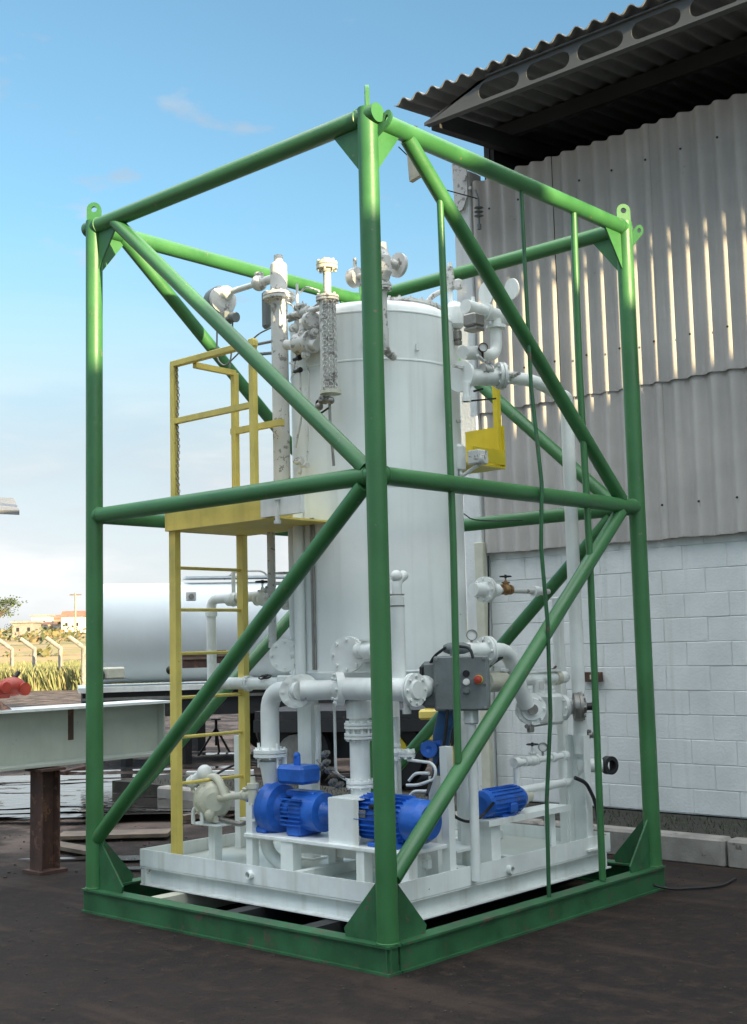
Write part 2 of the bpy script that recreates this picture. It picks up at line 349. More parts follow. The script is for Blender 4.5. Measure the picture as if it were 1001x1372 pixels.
# ------------------------------------------------------------------ warehouse
wh = thing('warehouse', 'warehouse with corrugated grey cladding above a white painted block wall', 'building', (0, 4.6, 0))
WY = 4.6; XL, XR = -2.74, 10.0
bw = MB(); bw.box(((XL+XR)/2, WY+.11, 1.42), (XR-XL-.02, .17, 2.44)); wall = part('block_wall', bw, M['mortar'], wh)
rb = random.Random(3)
bm_full = MB().box((0, 0, 0), (.396, .022, .196), None, .004); me_block = mesh_of('block', bm_full, M['block'])
me_half = mesh_of('block', MB().box((0, 0, 0), (.196, .022, .196), None, .004), M['block'])
cnt = 0
for r in range(12):
    x = XL + (0 if r % 2 == 0 else 0.2); 
    if r % 2: 
        o = bpy.data.objects.new('block', me_half); COL.objects.link(o); o.parent = wall; o.location = (XL+.1, .030, .205+.1+.2*r)
    while x < XL+8.0:
        o = bpy.data.objects.new('block', me_block); COL.objects.link(o); o.parent = wall
        o.location = (x+.2, .030+rb.uniform(-.0025, .0025), .205+.1+.2*r); o.rotation_euler = (0, rb.uniform(-.003, .003), rb.uniform(-.004, .004)); x += .4; cnt += 1
PT = .168
def sheet(x0, x1, z0, z1, y, name='cladding_sheet', amp=.029, seed=0):
    m = MB(); n = int(round((x1-x0)/PT*14)); R = random.Random(seed); tilt = R.uniform(-.003, .003)
    rows = 3; V = []; F = []
    for side in (0, 1):
        for j in range(rows):
            z = z0+(z1-z0)*j/(rows-1)
            for i in range(n+1):
                x = x0+(x1-x0)*i/n; V.append((x, y-amp*math.cos(2*PI*x/PT)+side*.008+tilt*(j-1)+.002*math.sin(x*3+j), z+.004*math.sin(x*9+seed)))
    S_ = (n+1)*rows
    for j in range(rows-1):
        for i in range(n):
            a = j*(n+1)+i; F.append((a, a+1, a+n+2, a+n+1)); F.append((S_+a, S_+a+n+1, S_+a+n+2, S_+a+1))
    m.add(V, F, True); E_ = []
    for i in range(n): E_ += [(i, S_+i, S_+i+1, i+1), ((rows-1)*(n+1)+i, (rows-1)*(n+1)+i+1, S_+(rows-1)*(n+1)+i+1, S_+(rows-1)*(n+1)+i)]
    for j in range(rows-1):
        a = j*(n+1); b = a+n+1; E_ += [(a, b, S_+b, S_+a)]; a += n; b += n; E_ += [(a, S_+a, S_+b, b)]
    m.add(V, E_); return m
sw = PT*6; i = 0; x = XL-.08
while x < XR-.6:
    part('cladding_sheet', sheet(x, x+sw-.004, 2.47, 3.97, WY-.046+.009*(i % 2), seed=i), M['clad'], wh)
    part('cladding_sheet', sheet(x, x+sw-.004, 3.80, 6.07, WY-.066+.009*(i % 2), seed=i+40), M['clad'], wh)
    # fixing hooks
    hk = MB()
    for q in range(1, 6, 2):
        xx = math.floor((x+q*PT)/PT)*PT+PT
        for zz in (2.75, 4.15, 5.75):
            hk.lathe((xx, WY-.066-.026, zz), (0, -1, 0), [(0, .011), (.008, .009), (.012, 0)], 8)
    part('fixing', hk, M['dark'], wh, None, 'stuff')
    x += sw; i += 1
RE, RZ = 3.5, 6.55                                   # eave line of the roof
slope = .10
def roofz(y): return RZ+(y-RE)*slope
x = XL-.06; i = 0
while x < XR:
    m = MB(); n = 84; V = []; F = []; ys2 = (RE-.02, RE+4, RE+9.5)
    for side in (0, 1):
        for y in ys2:
            for q in range(n+1): xx = x+sw*q/n; V.append((xx, y, roofz(y)+.026*math.cos(2*PI*xx/PT)+(.009 if side else 0)+.004*(i % 2)))
    S_ = (n+1)*3
    for j in range(2):
        for q in range(n): a = j*(n+1)+q; F.append((a, a+n+1, a+n+2, a+1)); F.append((S_+a, S_+a+1, S_+a+n+2, S_+a+n+1))
    m.add(V, F, True); m.add(V, [(q, q+1, S_+q+1, S_+q) for q in range(n)]); part('roof_sheet', m, M['roofsheet'], wh); x += sw; i += 1
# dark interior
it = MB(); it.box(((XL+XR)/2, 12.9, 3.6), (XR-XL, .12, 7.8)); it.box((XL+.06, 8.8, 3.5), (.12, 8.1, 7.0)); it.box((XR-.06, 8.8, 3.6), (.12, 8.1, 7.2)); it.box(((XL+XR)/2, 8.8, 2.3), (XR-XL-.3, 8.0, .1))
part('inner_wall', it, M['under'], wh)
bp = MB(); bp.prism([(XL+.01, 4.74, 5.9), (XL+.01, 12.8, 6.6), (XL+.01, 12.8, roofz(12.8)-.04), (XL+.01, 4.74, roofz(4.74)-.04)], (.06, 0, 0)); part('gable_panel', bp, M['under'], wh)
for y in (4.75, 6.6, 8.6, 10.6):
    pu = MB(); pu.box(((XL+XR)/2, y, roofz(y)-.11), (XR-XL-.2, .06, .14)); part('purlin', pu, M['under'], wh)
# castellated eave beam
cb = MB(); zb, zt, yb = 6.285, 6.50, RE+.07
def seg(x0, x1, z0, z1): cb.box(((x0+x1)/2, yb, (z0+z1)/2), (x1-x0, .008, z1-z0))
hx = -1.90; cb.prism([(XL+.22, yb-.004, zb), (hx, yb-.004, zb), (hx, yb-.004, zt), (XL+.95, yb-.004, zt), (XL+.22, yb-.004, zb+.03)], (0, .008, 0))
while hx < XR-1:
    w_, gap = .43, .075; hz0, hz1 = zb+.035, zt-.035; n = 8
    seg(hx, hx+w_, zb, hz0); seg(hx, hx+w_, hz1, zt); seg(hx+w_, hx+w_+gap, zb, zt)
    rr = (hz1-hz0)/2; zc = (hz0+hz1)/2
    for sgn, xe in ((-1, hx), (1, hx+w_)):
        for up_ in (-1, 1):
            pl = [(xe, yb-.004, zc+up_*rr)]
            for q in range(n+1): a = PI/2*q/n; pl.append((xe-sgn*rr*(1-math.cos(a)), yb-.004, zc+up_*rr*math.sin(a)))
            cb.prism(pl, (0, .008, 0))
    hx += w_+gap
part('castellated_beam', cb, M['beam'], wh)
fb = MB(); fb.box(((XL+.25+XR)/2, yb, zb-.006), (XR-XL-.25, .07, .012)); fb.box(((XL+.95+XR)/2, yb, zt+.006), (XR-XL-.95, .07, .012)); part('beam_flange', fb, M['beam'], wh)
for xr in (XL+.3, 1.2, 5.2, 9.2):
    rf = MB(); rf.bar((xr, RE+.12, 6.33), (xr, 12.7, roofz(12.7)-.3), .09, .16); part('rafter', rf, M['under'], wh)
cm = MB(); cm.box((XL-.12, 4.62, 3.1), (.20, .20, 6.2), None, .01); part('corner_column', cm, M['block'], wh)
br = MB(); br.prism([(XL-.20, 4.50, 6.30), (XL-.02, 4.50, 6.30), (XL-.02, 4.50, 5.95), (XL-.08, 4.50, 5.82), (XL-.18, 4.50, 5.80)], (0, -.012, 0)); br.lathe((XL-.05, 4.49, 6.12), (0, -1, 0), [(0, .03), (.02, .03), (.02, 0)], 10); br.lathe((XL+.02, 4.49, 6.0), (0, -1, 0), [(0, .02), (.02, .02), (.02, 0)], 10)
part('bracket_plate', br, M['peel'], wh)
ins = MB()
for z_ in (5.66, 5.70, 5.74): ins.lathe((XL+.16, 4.42, z_), (0, 0, 1), [(0, .018), (.012, .045), (.024, .018)], 12)
ins.tube([(XL+.16, 4.42, 5.60), (XL+.16, 4.42, 5.84), (XL+.1, 4.46, 5.95)], .010, 8); ins.lathe((XL+.16, 4.42, 5.54), (0, 0, 1), [(0, 0), (0, .02), (.05, .02), (.05, 0)], 10)
part('insulator', ins, M['grey'], wh)
wi = MB(); wi.tube([(XL+.16, 4.42, 5.84), (XL-.1, 4.2, 5.95), (XL-.12, 3.6, 6.2)], .006, 6); part('wire', wi, M['dark'], wh)
q0 = at(545, 203, 'y', 3.6); fl = MB(); fl.prism([q0, q0+Vector((.02, 0, -.29)), q0+Vector((.19, .02, -.24)), q0+Vector((.10, .01, .06))], (0, .05, 0)); fl.bar(q0+Vector((.03, .02, .03)), q0+Vector((.10, .02, .22)), .02, .02)
solo('flood_lamp', fl, M['grey'], 'small grey flood lamp hanging below the left end of the warehouse eave', 'lamp')
lf = MB(); lf.box((-3.05+.35, 6.5, 7.0-.18), (.9, .14, .06), None, .01); lt = thing('light_fitting', 'long tube light fitting hung under the dark warehouse roof', 'lamp', (-2.7, 6.5, 6.7))
lf = MB(); lf.box((-2.35, 6.0, 6.63), (.62, .16, .05), None, .01); part('housing', lf, M['beam'], lt)
lf = MB(); lf.tube([(-2.64, 6.0, 6.585), (-2.06, 6.0, 6.585)], .016, 10); part('tube', lf, M['white'], lt)
pq = MB(); c0 = at(795, 907, 'y', WY-.012); pq.box((c0.x, WY-.02, c0.z), (.185, .04, .085), None, .004); ob = thing('wall_plate', 'small rusty red plate fixed on the white block wall', 'plate', (c0.x, WY-.03, c0.z)); part('plate', pq, M['rust'], ob)
pq = MB(); pq.box((c0.x, WY-.043, c0.z), (.025, .01, .04)); part('latch', pq, M['cream'], ob)
cp = MB(); cp.box((XL-.03, WY-.085, 1.35), (.10, .06, 2.45), None, .006); solo('wall_pilaster', cp, M['cream'], 'cream painted pilaster at the left end of the block wall', 'pilaster')

# neighbouring shed beyond the right edge of the frame: its roof line is what shades the yard
nb = thing('neighbour_shed', 'tall shed across the yard beyond the right edge of the photo', 'building', (18, 4, 0))
m = MB(); m.box((19, 1.0, 3.32), (5, 26, 6.64)); part('wall', m, M['block'], nb)
m = MB()
m.prism([(16.4, -1.25, 6.64), (16.4, -1.05, 7.12), (16.4, -.7, 7.30), (16.4, -.3, 7.26), (16.4, -.1, 6.64)], (1.6, 0, 0)); 
part('shade_hump', m, M['roofsheet'], nb)  # hump added on the unseen roof to shade part of the right top rail

# ------------------------------------------------------------------ green transport cage
CW, CDp, HT, HM, HB = 2.506, 2.648, 4.513, 2.534, .145
cage = thing('transport_cage', 'green tubular steel lifting cage around the white process skid', 'lifting frame', (-CW/2, CDp/2, 0))
G = M['green']
corners = [(0, 0), (-CW, 0), (0, CDp), (-CW, CDp)]
for (x, y) in corners:
    m = MB().tube([(x, y, HB-.01), (x, y, 1.6), (x, y, 3.), (x, y, HT+.02)], .056, 22); part('post', m, G, cage)
def rail(name, a, b, r=.052, n=18):
    a = Vector(a); b = Vector(b); m = MB().tube([a, a.lerp(b, .35), a.lerp(b, .7), b], r, n); return part(name, m, G, cage)
e = .075
rail('top_rail', (e, 0, HT-.02), (-CW-e, 0, HT-.02), .053); rail('top_rail', (-CW, 0, HT-.02), (-CW, CDp, HT-.02), .053)
rail('top_rail', (0, 0, HT-.02), (0, CDp+.03, HT-.02), .053); rail('top_rail', (0, CDp, HT-.02), (-CW, CDp, HT-.02), .053)
for a, b in (((0, 0), (-CW, 0)), ((-CW, 0), (-CW, CDp)), ((0, 0), (0, CDp)), ((0, CDp), (-CW, CDp))): rail('middle_rail', (*a, HM), (*b, HM), .050)
q = .045
rail('brace', (-CW+.24, 0, HT-.04), (-.07, 0, HM+.04), q); rail('brace', (-.09, 0, HM-.05), (-CW+.03, 0, .46), q)
rail('brace', (0, .33, HT-.05), (0, CDp-.20, HM+.04), q); rail('brace', (0, CDp-.22, HM-.05), (0, .05, .46), q)
rail('brace', (-CW, .24, HT-.04), (-CW, CDp-.08, HM+.04), q); rail('brace', (-CW, CDp-.1, HM-.05), (-CW, .05, .5), q)
rail('brace', (-CW+.25, CDp, HT-.05), (-.18, CDp, HM+.04), q); rail('brace', (-.2, CDp, HM-.05), (-CW+.06, CDp, .5), q)
def bead(c, d, r_): part('weld_bead', MB().lathe(Vector(c), d, [(-.006, r_), (-.003, r_+.005), (.003, r_+.005), (.006, r_)], 20), G, cage)
for (x, y) in corners:
    ix = -1 if x == 0 else 1; iy = 1 if y == 0 else -1
    for z_, rr_ in ((HT-.02, .053), (HM, .050)): bead((x+ix*.060, y, z_), (1, 0, 0), rr_); bead((x, y+iy*.060, z_), (0, 1, 0), rr_)
    bead((x, y, HB+.004), (0, 0, 1), .056)
# thin uprights on the right side
part('upright_bar', MB().tube([(0, .605, 4.24), (0, .62, 3.2), (0, .63, 2.2), (0, .612, .99)], .020, 10), G, cage)
part('upright_bar', MB().tube([(0, 2.01, HT-.05), (0, 2.00, 3.4), (0, 2.03, 2.2), (0, 2.02, .15)], .022, 10), G, cage)
part('upright_rod', MB().tube([(0, 1.42, HT-.02), (.02, 1.405, 3.7), (.015, 1.425, 3.2), (.065, 1.425, 2.6), (.06, 1.40, 2.2), (.045, 1.46, 1.75), (.05, 1.445, 1.2), (.01, 1.43, .7), (0, 1.43, .14)], .0125, 8), M['green_dark'], cage)
def chan(a, b, inward):
    """outward facing channel section base beam"""
    a = Vector(a); b = Vector(b); m = MB(); up = Vector((0, 0, 1)); inn = Vector(inward)
    for z, h in ((.006, .012), (HB-.006, .012)): 
        A, B_ = a+up*z+inn*.045, b+up*z+inn*.045; m.bar(A, B_, .10, h)
    m.bar(a+up*(HB/2)+inn*.018, b+up*(HB/2)+inn*.018, .010, HB-.024); return m
o_ = .058
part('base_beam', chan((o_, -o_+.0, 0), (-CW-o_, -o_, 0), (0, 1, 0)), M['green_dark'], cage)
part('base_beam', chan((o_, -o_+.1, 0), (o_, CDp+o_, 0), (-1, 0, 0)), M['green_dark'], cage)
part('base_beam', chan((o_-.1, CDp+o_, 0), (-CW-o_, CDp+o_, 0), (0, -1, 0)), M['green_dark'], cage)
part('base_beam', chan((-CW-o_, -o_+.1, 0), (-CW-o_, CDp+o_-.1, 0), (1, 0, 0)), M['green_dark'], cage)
part('end_plate', MB().box((o_-.022, -o_+.045, HB/2), (.010, .086, HB-.026)), M['green_dark'], cage)
for x in (-.62, -1.25, -1.95): part('cross_beam', MB().box((x, CDp/2, .076), (.10, CDp-.1, .128)), M['cream'] if x < -1.5 else M['darkpaint'], cage, 'pale unpainted cross beam' if x < -1.5 else None)  # two beams coloured dark to stand in for shade under the skid
# corner gussets
def tri(p, a, b, th):
    p = Vector(p); a = Vector(a); b = Vector(b); nrm = a.cross(b).normalized()*th; return MB().prism([p-nrm/2, p+a*.96-nrm/2, p+a+b*.12-nrm/2, p+b+a*.12-nrm/2, p+b*.97-nrm/2], nrm)
for (x, y) in corners:
    ix = -1 if x == 0 else 1; iy = 1 if y == 0 else -1
    part('gusset', tri((x, y, HT-.02), (ix*.26, 0, 0), (0, 0, -.33), .012), G, cage); part('gusset', tri((x, y, HT-.02), (0, iy*.26, 0), (0, 0, -.33), .012), G, cage)
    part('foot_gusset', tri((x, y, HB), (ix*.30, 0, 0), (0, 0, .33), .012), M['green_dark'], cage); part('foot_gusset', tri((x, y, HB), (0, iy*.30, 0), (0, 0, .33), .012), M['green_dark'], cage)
def lug(c, d, side, h, w=.048, th=.022):
    """lifting eye: plate with a real hole; d = out of the frame, side = width direction"""
    c = Vector(c); d = Vector(d).normalized(); s_ = Vector(side).normalized(); nr = d.cross(s_).normalized(); n = 16; V = []
    eye = c+d*h; out = []; inn = []
    for k_ in range(n):
        a = 2*PI*k_/n; u = math.cos(a); v_ = math.sin(a)
        po = eye+s_*(w*u)+d*(w*v_) if v_ >= -.01 else (eye+s_*(w*(1 if u > 0 else -1)*min(1, abs(u)*1.6))-d*((h+.03)*min(1, -v_*1.6)))
        out.append(po); inn.append(eye+s_*(w*.42*u)+d*(w*.42*v_))
    for sg in (-1, 1): V += [p+nr*th/2*sg for p in out]+[p+nr*th/2*sg for p in inn]
    F = []; k4 = 2*n
    for i_ in range(n):
        j_ = (i_+1) % n; F += [(i_, n+i_, n+j_, j_), (k4+i_, k4+j_, k4+n+j_, k4+n+i_), (i_, j_, k4+j_, k4+i_), (n+i_, k4+n+i_, k4+n+j_, n+j_)]
    return MB().add(V, F)
for (x, y) in corners:
    ix = -1 if x == 0 else 1; iy = 1 if y == 0 else -1
    part('lifting_lug', lug((x, y, HT+.02), (0, 0, 1), (ix, iy, 0), .085), G, cage)
part('lifting_lug', lug((.03, .03, HT-.10), (.5, .2, .45), (-.2, .1, 1), .085, .040), M['green_dark'], cage); part('lifting_lug', lug((.03, CDp+.035, HT-.11), (.5, .35, .7), (-.3, -.2, .6), .09, .036), G, cage)

# ------------------------------------------------------------------ skid base
SX0, SX1, SY0, SY1, ZT, ZF = -2.345, -.195, .235, 2.44, .372, .29
WT = M['skid']
skid = thing('process_skid_base', 'white steel tray of the process skid standing inside the green cage', 'skid', ((SX0+SX1)/2, (SY0+SY1)/2, HB))
for a, b, i_ in (((SX0, SY0), (SX1, SY0), (0, 1)), ((SX1, SY0), (SX1, SY1), (-1, 0)), ((SX1, SY1), (SX0, SY1), (0, -1)), ((SX0, SY1), (SX0, SY0), (1, 0))):
    A = Vector((*a, 0)); B_ = Vector((*b, 0)); I_ = Vector((*i_, 0)); dirn = (B_-A).normalized()
    lo = .265; A2 = A+I_*.004+dirn*(0 if i_[1] else .009); B2 = B_+I_*.004-dirn*(0 if i_[1] else .009)
    part('tray_edge', MB().bar(A2+Vector((0, 0, (ZT+lo)/2)), B2+Vector((0, 0, (ZT+lo)/2)), .008, ZT-lo), WT, skid)
    c_ = MB(); A3 = A+I_*.055; B3 = B_+I_*.055; c_.bar(A3+Vector((0, 0, .201)), B3+Vector((0, 0, .201)), .008, .106)
    for z in (.150, .258): c_.bar(A+I_*.045+Vector((0, 0, z))+dirn*(0 if i_[1] else .095), B_+I_*.045+Vector((0, 0, z))-dirn*(0 if i_[1] else .095), .085, .009)
    part('channel_beam', c_, WT, skid)
part('deck', MB().box(((SX0+SX1)/2, (SY0+SY1)/2, ZF-.006), (SX1-SX0-.02, SY1-SY0-.02, .012)), M['floor'], skid)
part('end_plate', MB().box((SX0+.03, SY0+.03, .204), (.05, .05, .09)), WT, skid)
for px, py, d_ in ((336, 1172, (0, -1, 0)), (682, 1168, (1, 0, 0))):
    P = at(px, py, 'y', SY0) if d_[1] else at(px, py, 'x', SX1); P.z = max(P.z, .30)
    part('drain_stub', MB().lathe(P, d_, [(-.01, .026), (.03, .026), (.03, .018), (.004, .018)], 16), WT, skid); part('drain_hole', MB().lathe(P, d_, [(.006, .018), (.006, 0)], 12), M['rust'], skid)
part('deck_beam', MB().bar((-1.0, .34, ZF+.03), (-1.0, 2.3, ZF+.03), .05, .06), WT, skid); part('deck_beam', MB().bar((-.3, 1.5, ZF+.025), (-2.2, 1.5, ZF+.025), .06, .05), WT, skid)
part('deck_beam', MB().bar((-.26, .95, ZF+.035), (-.95, .95, ZF+.035), .07, .07), WT, skid)
part('deck_beam', MB().bar((-.25, .30, ZF+.02), (-.25, 2.38, ZF+.02), .06, .04), WT, skid)
dr = at(490, 1168, 'z', ZF); part('floor_drain', MB().lathe(dr, (0, 0, 1), [(0, .03), (.02, .03), (.02, 0)], 12), M['dark'], skid)

# ------------------------------------------------------------------ storage tank
TX, TY, TR, TB, TT = -1.14, 1.28, .562, 1.47, 3.735
tank = thing('storage_tank', 'tall white cylindrical tank with domed top in the middle of the skid', 'tank', (TX, TY, ZF))
TM = M['tank']
m = MB().lathe((TX, TY, 0), (0, 0, 1), [(TB, TR), (2.3, TR), (3.1, TR), (TT, TR)], 64); part('shell', m, TM, tank)
prof = [(TT, TR), (TT+.030, TR*.985), (TT+.058, TR*.94), (TT+.082, TR*.86), (TT+.102, TR*.72), (TT+.118, TR*.5), (TT+.126, TR*.22), (TT+.128, 0)]
part('dome', MB().lathe((TX, TY, 0), (0, 0, 1), prof, 56, True), TM, tank)
part('bottom_head', MB().lathe((TX, TY, 0), (0, 0, 1), [(2*TB-h+TT-TB if False else TB-(h-TT)*1.2, r) for h, r in prof][::-1], 48, True), TM, tank)
for z in (TT-.005, 3.42, 2.62, TB+.01): part('weld_band', MB().lathe((TX, TY, z), (0, 0, 1), [(-.008, TR+.0005), (-.004, TR+.0035), (.004, TR+.0035), (.008, TR+.0005)], 64), TM, tank)
mh = Vector((TX+.20, TY+.12, TT+.075))
m = MB(); m.lathe(mh, (.12, .05, 1), [(0, .17), (.05, .17), (.05, .215), (.068, .215), (.068, .17)], 36); m.lathe(mh, (.12, .05, 1), [(.071, .215), (.071, .215), (.092, .215), (.092, 0)], 36); m.bolts(mh+Vector((.01, 0, .09)), (.12, .05, 1), .195, 16, .010, .016); part('manhole', m, M['peel'], tank)
m = MB(); m.tube(fillet([mh+Vector((.02, .10, .04)), mh+Vector((.08, .16, .17)), mh+Vector((.2, .30, .25))], .05), .018, 8); m.box(mh+Vector((.2, .30, .25)), (.05, .05, .07), None, .01); part('cover_arm', m, M['peel'], tank)
def leg_post(x, y, z0, z1, w, d, mat, parent, name='leg'):
    """channel section upright"""
    m = MB(); m.box((x, y, (z0+z1)/2), (w, .010, z1-z0)); 
    for sg in (-1, 1): m.box((x+sg*(w/2+.003), y+d/2-.005, (z0+z1)/2), (.008, d, z1-z0))
    m.box((x, y+d/2, z0+.005), (w+.06, d+.06, .01)); return part(name, m, mat, parent)
for k_ in range(4):
    a = math.radians((-47, 43, 133, 223)[k_]); x, y = TX+(TR-.05)*math.cos(a), TY+(TR-.05)*math.sin(a)
    leg_post(x, y, ZF+.001, 1.52, .11, .07, WT, tank)
# insulation strip / cable tray down the left face
a = math.radians(-106); 
def onT(deg, r=0): a = math.radians(deg); return Vector((TX+(TR+r)*math.cos(a), TY+(TR+r)*math.sin(a), 0))
for dg, w_ in ((-96.5, .010), (-94.6, .007)):
    p = onT(dg, .008); part('conduit', MB().tube([(p.x, p.y, 1.5), (p.x, p.y, 2.45)], w_, 8), M['steel'], tank)
p = onT(-108, .03); part('side_pipe', MB().tube([(p.x, p.y, 1.35), (p.x, p.y, 2.5)], .035, 14), TM, tank)
p = onT(-122, .02); part('side_pipe', MB().tube([(p.x, p.y, 1.3), (p.x, p.y, 2.45)], .03, 14), TM, tank)
m = MB()
for dg, z in ((-55, 3.52), (-150, 3.55), (-20, 3.5)):
    p = onT(dg, .012); m.lathe((p.x, p.y, z), (0, 0, 1), [(-.02, .012), (.02, .012)], 8)
part('eye', m, TM, tank)

# ------------------------------------------------------------------ pipework helpers
def vnorm(az, el=0): a = math.radians(az); e_ = math.radians(el); return Vector((math.cos(a)*math.cos(e_), math.sin(a)*math.cos(e_), math.sin(e_)))
def pp(parent, pts, r, mat='white', name='pipe', fr=None, n=16): return part(name, MB().tube(fillet(pts, fr or r*2.6), r, n), M[mat] if isinstance(mat, str) else mat, parent)
def fl(parent, c, d, R, mat='white', t=.018, bolts=8, br=.009, name='flange'): return part(name, MB().flange(c, d, R, t, bolts, br), M[mat], parent)
def wheel(parent, c, d, R, mat='dark', name='handwheel'):
    m = MB(); rg = m.ring(c, d, R, 20); m.tube(rg, R*.13, 6, False, True); d = Vector(d).normalized()
    for k_ in range(4): m.tube([Vector(c), rg[k_*5]], R*.09, 5)
    m.lathe(Vector(c)-d*.012, d, [(0, R*.22), (.024, R*.22), (.024, 0)], 8); return part(name, m, M[mat], parent)
def valve(parent, c, d, r, up=(0, 0, 1), mat='white', wr=.045, stem=.10, wm='dark'):
    c = Vector(c); d = Vector(d).normalized(); up = Vector(up).normalized(); m = MB()
    m.lathe(c-d*r*2.2, d, [(0, 0), (0, r*1.5), (r*.7, r*1.5), (r*.9, r*1.15), (r*2.2, r*1.7), (r*3.5, r*1.15), (r*3.7, r*1.5), (r*4.4, r*1.5), (r*4.4, 0)], 16)
    m.lathe(c, up, [(r*.8, r*1.1), (r*1.9, r*.9), (r*1.9, r*1.25), (r*2.3, r*1.25), (r*2.3, r*.5), (stem*.7, r*.4), (stem*.7, r*.25), (stem, r*.25), (stem, 0)], 12)
    v_ = part('valve', m, M[mat], parent); 
    if wr: wheel(v_, c+up*stem, up, wr, wm)
    return v_
def gauge(parent, c, d, R=.035, mat='steel', stem=None):
    c = Vector(c); m = MB(); m.lathe(c, d, [(-.02, 0), (-.02, R*.9), (.0, R), (.018, R), (.018, R*.86)], 20)
    if stem: m.tube([c-Vector(d).normalized()*.01, Vector(stem)], .008, 6)
    g_ = part('gauge', m, M[mat], parent); part('gauge_face', MB().lathe(c, d, [(.010, R*.87), (.010, 0)], 20), M['glass'], g_); return g_
CAMD = Vector((.70, -.71, 0))    # roughly towards the viewer's side of the skid

# A: mottled tall riser left of the tank
y0 = .75; c = at(378, 640, 'y', y0); RX = c.x
t = thing('mottled_riser', 'tall riser pipe with peeling grey paint left of the tank above the platform', 'pipe', (RX, y0, 2.3))
z1, z2 = zr(RX, y0, 690), zr(RX, y0, 356)
pp(t, [(RX, y0, z1), (RX, y0, (z1+z2)/2), (RX, y0, z2)], .056, 'peel', n=20)
fl(t, (RX, y0, zr(RX, y0, 398)), (0, 0, 1), .108, 'peel', .018, 10)
part('cap', MB().ball((RX, y0, z2), .056, sc=(1, 1, .5)), M['peel'], t); part('cap', MB().lathe((RX, y0, z2+.02), (0, 0, 1), [(0, .03), (.05, .03), (.05, 0)], 8), M['peel'], t)
for z in (2.55, 2.62): part('collar', MB().lathe((RX, y0, z-.5), (0, 0, 1), [(-.006, .058), (.006, .058)], 20), M['peel'], t)
zA = zr(RX, y0, 371); xa = at(347, 366, 'y', y0).x
pp(t, [(RX, y0, zA), (xa, y0, zA)], .030, 'peel'); part('valve', MB().ball((xa, y0, zA), .055, 14, 8).lathe((xa, y0, zA+.03), (0, 0, 1), [(0, .03), (.04, .03), (.04, 0)], 8), M['peel'], t)
xb = at(302, 380, 'y', y0).x; pp(t, [(xa, y0, zA), (xb, y0, zA-.0)], .020, 'white'); part('cone', MB().lathe((xb, y0, zA), (1, 0, 0), [(-.02, 0), (-.02, .058), (.03, .05), (.07, .02)], 16), M['white'], t)
for zz, px in ((430, 352), (430, 352)): pass
d0 = at(357, 415, 'y', y0+.05); part('junction_box', MB().box(d0, (.075, .05, .26), None, .02), M['grey'], t)
for py, px in ((520, 385), (585, 405)): pass
t = thing('level_switch_head', 'grey level switch head sticking out left of the mottled riser', 'instrument', (xb-.08, y0, zA-.2))
m = MB(); cc = Vector((xb-.07, y0, zA-.045)); m.lathe(cc+Vector((-.06, .02, 0)), (1, -.25, 0), [(0, 0), (0, .085), (.02, .105), (.10, .105), (.11, .085), (.11, 0)], 20); part('housing', m, M['grey'], t)
part('cover', MB().lathe(cc+Vector((.045, -.01, 0)), (1, -.25, 0), [(0, .098), (.025, .098), (.035, .06), (.035, 0)], 20), M['peel'], t)
part('terminal_box', MB().box(cc+Vector((.07, -.01, -.13)), (.14, .09, .09), None, .02).lathe(cc+Vector((.15, -.01, -.14)), (1, 0, -.2), [(0, .035), (.04, .035), (.04, 0)], 12), M['grey'], t)
part('cable', MB().tube(fillet([cc+Vector((.14, 0, -.17)), cc+Vector((.13, 0, -.35)), cc+Vector((.10, 0, -.5))], .05), .006, 6), M['steel'], t)
part('cable', MB().tube(fillet([cc+Vector((-.02, 0, -.10)), cc+Vector((-.03, 0, -.40)), cc+Vector((.05, 0, -.47)), cc+Vector((.4, 0, -.30)), cc+Vector((.55, 0, -.28))], .05), .006, 6), M['steel'], t)

# nozzles joining riser, level column and tank
t = thing('upper_nozzle_manifold', 'cluster of grey valves and nozzles between the mottled riser and the tank top', 'pipework', (-1.2, .75, 3.2))
L0 = at(440, 460, 'y', .60); LX, LY = L0.x, .60
def P(px, py, y=.68): return at(px, py, 'y', y)
a, b = P(386, 424), P(432, 412, .62); pp(t, [a, b], .018, 'peel'); valve(t, a.lerp(b, .5), b-a, .022, (0, -.3, 1), 'peel', 0, .07)
pp(t, [P(387, 430), P(405, 424), P(431, 404)], .010, 'steel'); pp(t, [P(384, 462), P(425, 462, .64)], .034, 'peel')
part('nozzle_body', MB().lathe(P(398, 462), b-a, [(-.02, 0), (-.02, .05), (.03, .075), (.10, .06), (.15, .075), (.17, .075), (.17, 0)], 20), M['peel'], t)
part('nozzle_body', MB().lathe(P(416, 432), (.7, -.5, 0), [(-.03, 0), (-.03, .05), (.04, .065), (.08, .05), (.08, 0)], 20).bolts(P(416, 432), (.7, -.5, 0), .04, 6, .008, .09), M['peel'], t)
pp(t, [P(398, 380), P(399, 450)], .009, 'peel'); pp(t, [P(376, 455, .75), P(341, 462, .75)], .010, 'steel'); pp(t, [P(376, 472, .75), P(341, 475, .75)], .011, 'grey')
part('ring_lug', MB().tube(MB().ring(P(412, 440), CAMD, .022, 14), .008, 6, False, True), M['peel'], t)
for q_ in ((394, 482), (395, 498), (397, 620), (404, 625)): part('tap', MB().lathe(P(*q_), (1, -.2, 0), [(0, .012), (.05, .012), (.05, .018), (.07, .018), (.07, 0)], 8), M['dark' if q_[1] < 600 else 'peel'], t)

